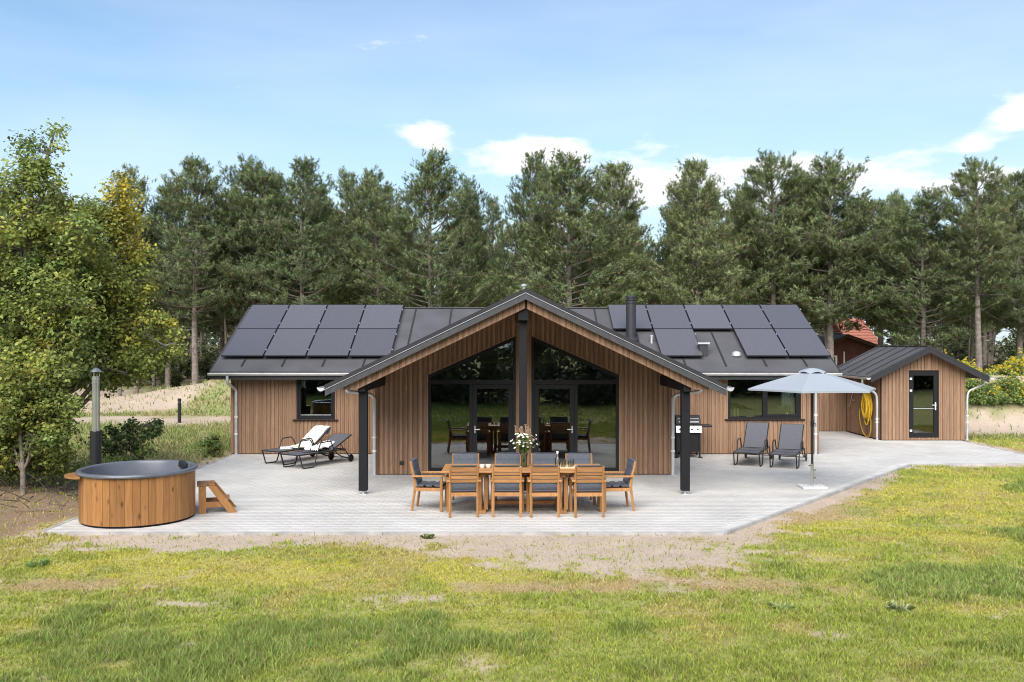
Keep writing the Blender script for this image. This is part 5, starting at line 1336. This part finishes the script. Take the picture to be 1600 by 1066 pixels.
def broadleaf(name,label,cat,loc,blobs,seed,n_clump,n_per,size,green,yellow,yfrac,trunk_h,trunk_r,group=None,clump_r=.30):
    """blobs: (x,y,z,rx,ry,rz,yellowness) ellipsoids in local metres that hold the leaf clumps"""
    r=np.random.RandomState(seed); o=thing(name,label,cat,loc,0,group)
    vol=np.array([b[3]*b[4]*b[5] for b in blobs])**.75; pick=r.choice(len(blobs),n_clump,p=vol/vol.sum()); B=np.array(blobs)[pick]
    u=r.normal(0,1,(n_clump,3)); u/=np.linalg.norm(u,axis=1,keepdims=True); C=B[:,:3]+u*B[:,3:6]*(.35+.65*r.rand(n_clump)**.6)[:,None]
    C[:,2]=np.maximum(C[:,2],.12)
    rad_=clump_r*(.55+.8*r.rand(n_clump))
    yl=np.clip(B[:,6]*1.0+r.normal(0,.28,n_clump)*(.3+B[:,6]),0,1); yl=np.where(r.rand(n_clump)<yfrac,np.maximum(yl,.55),yl)
    cols=np.array(green)[None]*(1-yl[:,None])+np.array(yellow)[None]*yl[:,None]; cols*=(.5+.95*r.rand(n_clump))[:,None]
    V,F,c=leaf_cloud(r,C,rad_,n_per,size,cols)
    paths=[]; k=9; z=np.linspace(-.1,trunk_h,k); s=r.uniform(0,6); T=np.stack([.10*np.sin(z*1.1+s)*(z/trunk_h),.10*np.cos(z*.9+s)*(z/trunk_h),z],-1); paths.append((T,trunk_r*(1-.7*np.linspace(0,1,k))))
    nodes=[T[i] for i in range(2,k)]
    for b_ in blobs:   # a limb into every mass of leaves
        q=T[min(k-1,max(2,int(b_[2]/trunk_h*.55*k)))]; e=np.array(b_[:3]); s_=np.linspace(0,1,6)[:,None]; P=q*(1-s_)+e*s_+np.array((0,0,.25))*s_*(1-s_)+np.cumsum(r.normal(0,.05,(6,3)),0)*s_
        paths.append((P,np.linspace(trunk_r*.5,.015,6))); nodes+= list(P[2:])
    Nn=np.array(nodes)
    for i in range(0,n_clump,2):
        j=np.argmin(np.sum((Nn-C[i])**2,1)); a_,e=Nn[j],C[i]; m_=(a_+e)/2+r.normal(0,.08,3); paths.append((np.stack([a_,m_,e]),np.array((.018,.011,.005))))
    tv,tf=tubes_np(paths,6)
    obj('trunk',np_mesh('trunk',tv,tf,None,4,True),M['bark_oak'],o); obj('crown',np_mesh('crown',V,F,c),M['leaves'],o)
    return o
GR=(.195,.262,.075); YE=(.60,.48,.07); OL=(.24,.295,.078)
gz_=lambda x,y: float(ground_z(np.array([x]),np.array([y]))[0])
broadleaf('oak_tree','tall oak with a thin leafy top shoot at the left edge','oak tree',(-9.7,18.6,gz_(-9.7,18.6)),
    [(.55,0,6.85,.26,.3,.36,.08),(.15,0,6.45,.36,.36,.36,.08),(.3,0,5.95,.5,.45,.35,.08),(.9,-.9,2.4,.8,.5,.5,.12),(-.1,-.9,2.5,.9,.5,.5,.1),(1.0,-.7,3.3,.7,.5,.5,.15),(.1,0,5.6,.75,.7,.6,.10),(-.2,0,4.6,1.35,1.1,.75,.18),(.75,.1,5.0,.65,.8,.55,.15),(.0,-.2,3.6,1.5,1.2,.8,.12),(-.5,0,2.7,1.3,1.1,.7,.10),(.8,-.3,2.9,.8,.8,.6,.15)],41,620,54,.088,GR,YE,.03,5.6,.13)
broadleaf('oak_tree','oak turning yellow at its right top, right of the tall oak','oak tree',(-9.9,20.6,gz_(-9.9,20.6)),
    [(1.25, 0, 6.15, 0.3, 0.35, 0.45, 0.62), (1.25, 0, 5.5, 0.44, 0.5, 0.45, 0.6), (1.55, 0, 5.0, 0.32, 0.4, 0.38, 0.6), (0.75, 0, 5.5, 0.55, 0.6, 0.5, 0.12), (0.9, 0, 4.6, 0.9, 0.8, 0.6, 0.16), (1.4, 0, 4.15, 0.55, 0.6, 0.5, 0.3), (1.2, 0, 3.55, 0.8, 0.9, 0.5, 0.2), (1.85, -0.1, 3.1, 0.75, 0.8, 0.4, 0.26), (1.7, 0, 2.55, 0.75, 0.8, 0.36, 0.12), (0.7, 0, 3.0, 0.9, 0.8, 0.6, 0.1), (0.9, 0, 2.2, 0.85, 0.7, 0.42, 0.06), (2.35, -0.1, 2.85, 0.35, 0.4, 0.25, 0.35), (0.1, 0, 4.0, 0.8, 0.7, 0.6, 0.1), (1.3, -0.7, 2.35, 0.9, 0.4, 0.42, 0.15), (0.6, -0.8, 3.1, 0.9, 0.4, 0.5, 0.12), (1.1, -0.8, 4.2, 0.8, 0.4, 0.5, 0.12)],42,600,54,.088,OL,YE,.02,4.6,.12)
broadleaf('oak_tree','low bushy young oak with thin pale trunk left of the hot tub','oak tree',(-9.05,17.3,gz_(-9.05,17.3)),
    [(.1,0,2.2,.8,.7,.35,.2),(-.7,.1,.7,.5,.5,.35,.1),(.25,.3,.8,.5,.4,.35,.08),(-.2,.6,.5,.8,.4,.35,.05),(-.1,0,1.65,.95,.8,.42,.10),(.35,0,1.55,.75,.7,.45,.12),(-.6,.2,1.2,.7,.7,.38,.12),(.6,-.1,1.1,.42,.5,.3,.1)],43,400,50,.08,GR,YE,.03,2.0,.055,clump_r=.24)
broadleaf('oak_tree','oak cut by the left picture edge, leaves dark green','oak tree',(-11.6,20.0,gz_(-11.6,20.0)),
    [(0,0,4.2,1.4,1.2,.9,.15),(.5,0,3.2,1.4,1.2,.8,.1),(-.2,0,2.2,1.4,1.2,.7,.05),(.2,0,5.2,.9,.8,.6,.15),(.3,0,1.3,1.2,1,.6,.02)],44,330,60,.095,(.16,.22,.06),YE,.03,4.6,.12)
broadleaf('leafy_bush','dark leafy sapling beside the stovepipe','bush',(-8.55,20.6,gz_(-8.55,20.6)),
    [(.1,0,.85,.45,.45,.35,.0),(.62,0,1.05,.40,.35,.18,.0),(-.3,0,.75,.4,.4,.35,.0),(.25,0,.45,.5,.4,.3,.0)],45,70,34,.085,(.10,.155,.05),YE,.0,1.0,.03,clump_r=.18)
broadleaf('leafy_bush','round green shrub at the left corner of the house','bush',(-7.95,24.7,gz_(-7.95,24.7)),
    [(0,0,.25,.32,.32,.22,.1),(.1,0,.42,.22,.22,.16,.1)],46,46,36,.06,(.2,.29,.09),YE,.0,.35,.015,clump_r=.12)
# undergrowth: low shrubs at the foot of the wood
ru=random.Random(31)
bush0=None
for k,(px,d,w,h_) in enumerate([(200,54,2.6,1.3),(268,52,1.9,1.2),(240,58,2.6,1.8),(305,60,2.4,1.5),(150,56,2.4,1.4),(335,56,2.0,1.2),(1385,58,2.4,1.6),(1560,52,2.6,1.5),(1610,50,2.2,1.4),(1500,58,2.4,1.5)]):
    x=(px-800)*d/1460
    lab='low dark shrub at the foot of the pines, '+['left of the sandy path end','behind the sand mound','left of centre of the path end','behind the house corner','by the left oaks','just left of the house roof','behind the red cabin','behind the flowering mound','at the right picture edge','behind the shed ridge'][k]
    if bush0 is None:
        bush0=broadleaf('undergrowth_shrub',lab,'shrub',(x,d,gz_(x,d)),[(0,0,.45,.9,.6,.40,.05),(.5,0,.7,.5,.4,.35,.1),(-.5,.1,.55,.6,.5,.4,.0)],51,110,34,.10,(.075,.10,.035),(.28,.24,.06),.1,.5,.02,'shrubs at the foot of the wood',.22); b=bush0
    else:
        b=copy_tree(bush0); b.location=(x,d,gz_(x,d)); b['label']=lab
    b.scale=(w/1.8,w/1.8,h_/1.0); b.rotation_euler=(0,0,k*1.9)
# flowering mound right of the shed
def flower_bush(x,y,w,h_,seed,label,yel):
    r=np.random.RandomState(seed); o=thing('flowering_shrub',label,'shrub',(x,y,gz_(x,y)),0,'yellow flowering shrubs on the mound')
    n=int(400*w*h_); C=np.stack([r.normal(0,w*.42,n),r.normal(0,w*.3,n),np.abs(r.normal(0,h_*.42,n))+.05],-1); C[:,2]*=np.exp(-(C[:,0]/w)**2)
    V,F,c=leaf_cloud(r,C,np.full(n,.17),40,.075,np.tile(np.array((.21,.28,.09)),(n,1))*(.6+.8*r.rand(n))[:,None])
    obj('foliage',np_mesh('foliage',V,F,c),M['leaves'],o)
    nf_=int(n*yel); Cf=C[r.choice(n,nf_)]+np.stack([r.normal(0,.05,nf_),r.normal(0,.05,nf_)-.08,np.abs(r.normal(0,.08,nf_))+.12],-1)
    V,F,c=leaf_cloud(r,Cf,np.full(nf_,.05),9,.055,np.tile(np.array((.72,.60,.07)),(nf_,1)))
    obj('blossom',np_mesh('blossom',V,F,c),M['leaves'],o)
    paths=[(np.stack([np.array((r.normal(0,w*.2),r.normal(0,w*.2),-.05)),q*.6,q]),np.array((.012,.008,.004))) for q in C[:40]]
    tv,tf=tubes_np(paths,5); obj('stems',np_mesh('stems',tv,tf,None,4),M['stem'],o)
flower_bush(15.35,33.9,.95,.95,61,'large flowering bush full of yellow blossom right beside the shed',2.2)
flower_bush(16.75,34.1,1.05,.90,62,'greener flowering bush in the middle of the sand mound',.7)
flower_bush(18.3,34.3,.95,.85,63,'flowering bush on the mound at the right picture edge',.9)
flower_bush(17.6,37.6,1.3,.55,64,'row of yellow blossom along the crest of the mound',2.6)
flower_bush(20.2,37.0,1.2,.6,65,'yellow blossom on the crest at the far right',2.4)
# weeds in the lawn
def weed(x,y,sz,seed,label,colr):
    r=np.random.RandomState(seed); o=thing('lawn_weed',label,'weed',(x,y,gz_(x,y)),0,'weeds in the lawn'); n=60
    a=r.uniform(0,6.28,n); l_=sz*(.4+.6*r.rand(n)); h_=sz*.75*r.rand(n); V=[];F=[];c=[]
    d=np.stack([np.cos(a),np.sin(a),0*a],-1); w=np.stack([-np.sin(a),np.cos(a),0*a],-1)*(.006+.006*r.rand(n))[:,None]; up=np.array((0,0,1.0))
    st=d*(r.rand(n)*sz*.5)[:,None]
    p0=st; p1=st+d*l_[:,None]*.5+w+up*h_[:,None]; p2=st+d*l_[:,None]+up*h_[:,None]*.6; p3=st+d*l_[:,None]*.5-w+up*h_[:,None]
    V=np.stack([p0,p1,p2,p3],1).reshape(-1,3); i=np.arange(n)*4; F=np.concatenate([np.stack([i,i+1,i+2],-1),np.stack([i,i+2,i+3],-1)]); c=np.repeat(np.array(colr)[None]*(.7+.6*r.rand(n))[:,None],4,0)
    obj('leaves',np_mesh('leaves',V,F,c),M['leaves'],o)
weed(3.04,10.55,.12,71,'small leafy weed below the bare middle of the lawn',(.55,.62,.26)); weed(4.32,10.4,.15,72,'wide grey-green weed below the lush grass patch',(.60,.64,.34))
weed(-6.38,12.55,.14,73,'dark green tuft at the left edge of the lawn',(.38,.52,.18)); weed(5.15,8.75,.15,74,'grey-green weed near the bottom right corner',(.60,.66,.36)); weed(-5.0,8.5,.15,75,'pale weed near the bottom left corner',(.6,.66,.36))
weed(-1.3,14.38,.10,76,'tiny weed at the front terrace edge',(.25,.3,.1))
# twigs and dead brush below the oaks
r=np.random.RandomState(81); paths=[]
for k in range(240):
    x=r.uniform(-11,-7.75); y=r.uniform(16.2,20.5); z=gz_(x,y); a=r.uniform(0,6.28); l_=r.uniform(.25,.9); s=np.linspace(0,1,4)[:,None]; P=np.array((x,y,z))+np.array((np.cos(a),np.sin(a),r.uniform(.0,.7)))*s*l_+np.cumsum(r.normal(0,.03,(4,3)),0)*s; P[:,2]=np.maximum(P[:,2],z+.005); paths.append((P,np.linspace(.008,.003,4)))
tv,tf=tubes_np(paths,4); tag(obj('dead_brush',np_mesh('dead_brush',tv,tf,None,4),plain('dead_twig',(.10,.08,.06),.9)),'tangle of dead twigs below the oaks','brush',kind='stuff')

# ---------------------------------------------------------------- neighbours behind the shed
M['red_wood']=plain('dark_red_wood',(.11,.028,.022),.7,var=.12,scale=3); M['tile']=plain('orange_tile',(.40,.15,.10),.8,var=.1,scale=6); M['brown_fascia']=plain('brown_fascia',(.07,.035,.028),.7)
rc=thing('red_cabin','dark red wooden cabin half hidden behind shed and pines','cabin',(0,0,0)); CD=47; cz=gz_(17.5,47)
MB().prism([(15.6,cz-.2),(19.4,cz-.2),(19.4,2.3),(16.75,3.25),(15.6,2.75)],'y',CD,CD+4).build('wall',M['red_wood'],rc)
for k in range(26): MB().box(15.62+k*.145,15.65+k*.145,CD-.012,CD,cz,2.3).build('batten',M['red_wood'],rc)
MB().prism([(16.75,3.42),(19.8,2.32),(19.8,2.16),(16.75,3.26)],'y',CD-.5,CD+4.4).prism([(16.75,3.42),(15.2,2.78),(15.2,2.62),(16.75,3.26)],'y',CD-.5,CD+4.4).build('roof',M['brown_fascia'],rc)
w_=frame_rect(MB(),15.85,16.35,1.35,2.35,.09,CD-.03,CD+.02).build('window',M['white_metal'],rc); MB().box(15.94,16.26,CD-.012,CD-.004,1.44,2.26).build('pane',M['glass'],w_)
MB().box(16.66,16.72,CD-.06,CD-.015,1.2,2.55).build('downpipe',M['white_metal'],rc)
oh=thing('orange_roofed_house','far house with orange tiled roof behind the pines','house',(0,0,0)); OD=64; oz=gz_(24,64)
MB().box(23.2,24.9,OD,OD+6,oz-.2,3.2).build('wall',M['interior'],oh)
rfm=MB().add(*slab([(23.0,OD-.6,2.9),(25.1,OD-.6,2.9),(25.1,OD+3,4.75),(23.0,OD+3,4.75)],.15)).add(*slab([(23.0,OD+3,4.75),(25.1,OD+3,4.75),(25.1,OD+6.6,2.9),(23.0,OD+6.6,2.9)],.15)).build('roof',M['tile'],oh)
for k in range(9):
    q=k/9; MB().bar((23.0,OD-.6+3.6*q,2.92+1.85*q),(25.1,OD-.6+3.6*q,2.92+1.85*q),.06,.05).build('tile_row',M['tile'],rfm)

# wood behind the photographer: what the window glass mirrors
def arr(me,lp):
    v=np.empty(len(me.vertices)*3,np.float32); me.vertices.foreach_get('co',v); f=np.empty(len(me.loops),np.int32); me.loops.foreach_get('vertex_index',f); return v.reshape(-1,3),f.reshape(-1,lp)
def wood_mass(name,label,spots,seed,step,grow,brush,bh):
    rw=random.Random(seed); VV=[];FF=[];CC=[];TV=[];TF=[];o1=o2=0
    for k,(x,y,s) in enumerate(spots):
        v=rw.randrange(6); cv_,cf_=arr(VAR[v][1],3); t_,tf_=arr(VAR[v][0],4); cf_=cf_[k%step::step]; cv2=cv_[cf_.ravel()]
        ctr=np.repeat(cv2.reshape(-1,3,3).mean(1),3,0); cv2=ctr+(cv2-ctr)*grow; a=rw.uniform(0,6.28); Rz=np.array(((math.cos(a),-math.sin(a),0),(math.sin(a),math.cos(a),0),(0,0,1)))
        ca=np.empty(len(cv_)*4,np.float32); VAR[v][1].color_attributes['col'].data.foreach_get('color',ca); ca=ca.reshape(-1,4)[cf_.ravel(),:3]
        p=np.array((x,y,gz_(x,y)-.3)); VV.append(cv2@Rz.T*s+p); FF.append(np.arange(len(cv2)).reshape(-1,3)+o1); CC.append(ca); o1+=len(cv2); TV.append(t_@Rz.T*s+p); TF.append(tf_+o2); o2+=len(t_)
    r=np.random.RandomState(seed); C=[]
    for (x,y,s) in spots:      # brush between the trunks
        for q in range(brush): xx=x+r.normal(0,1.8); yy=y+r.normal(0,1.2); C.append((xx,yy,abs(r.normal(0,bh))))
    C=np.array(C); V,F,c=leaf_cloud(r,C,np.full(len(C),.9),46,.34,np.tile(np.array((.075,.095,.04)),(len(C),1))*(.6+.8*r.rand(len(C)))[:,None])
    VV.append(V); FF.append(F+o1); CC.append(c)
    wd=obj(name,np_mesh(name,np.concatenate(VV),np.concatenate(FF),np.concatenate(CC)),M['needles']); tag(wd,label,'woodland',kind='stuff')
    obj('trunks',np_mesh('trunks',np.concatenate(TV),np.concatenate(TF),None,4,True),M['bark_pine'],wd)
rq=random.Random(78)
wood_mass('woodland','dark wood across the lawn, mirrored in the gable glass',[(-30+60*k/24+rq.uniform(-1.2,1.2),-rq.uniform(5,20),rq.uniform(.7,1.0)) for k in range(25)]+[(-30+60*k/23+rq.uniform(-1,1),-rq.uniform(3.5,5),.25) for k in range(24)],77,4,2.0,26,1.7)
wood_mass('far_woodland','dim pine wood far behind the front trees',[(-62+124*((k*.618)%1)+rq.uniform(-1,1),rq.uniform(80,112),rq.uniform(.72,.98)) for k in range(54)]+[(sg*rq.uniform(29,48),rq.uniform(40,74),rq.uniform(.75,1.0)) for k in range(11) for sg in (-1,1)],79,5,2.3,28,3.2)
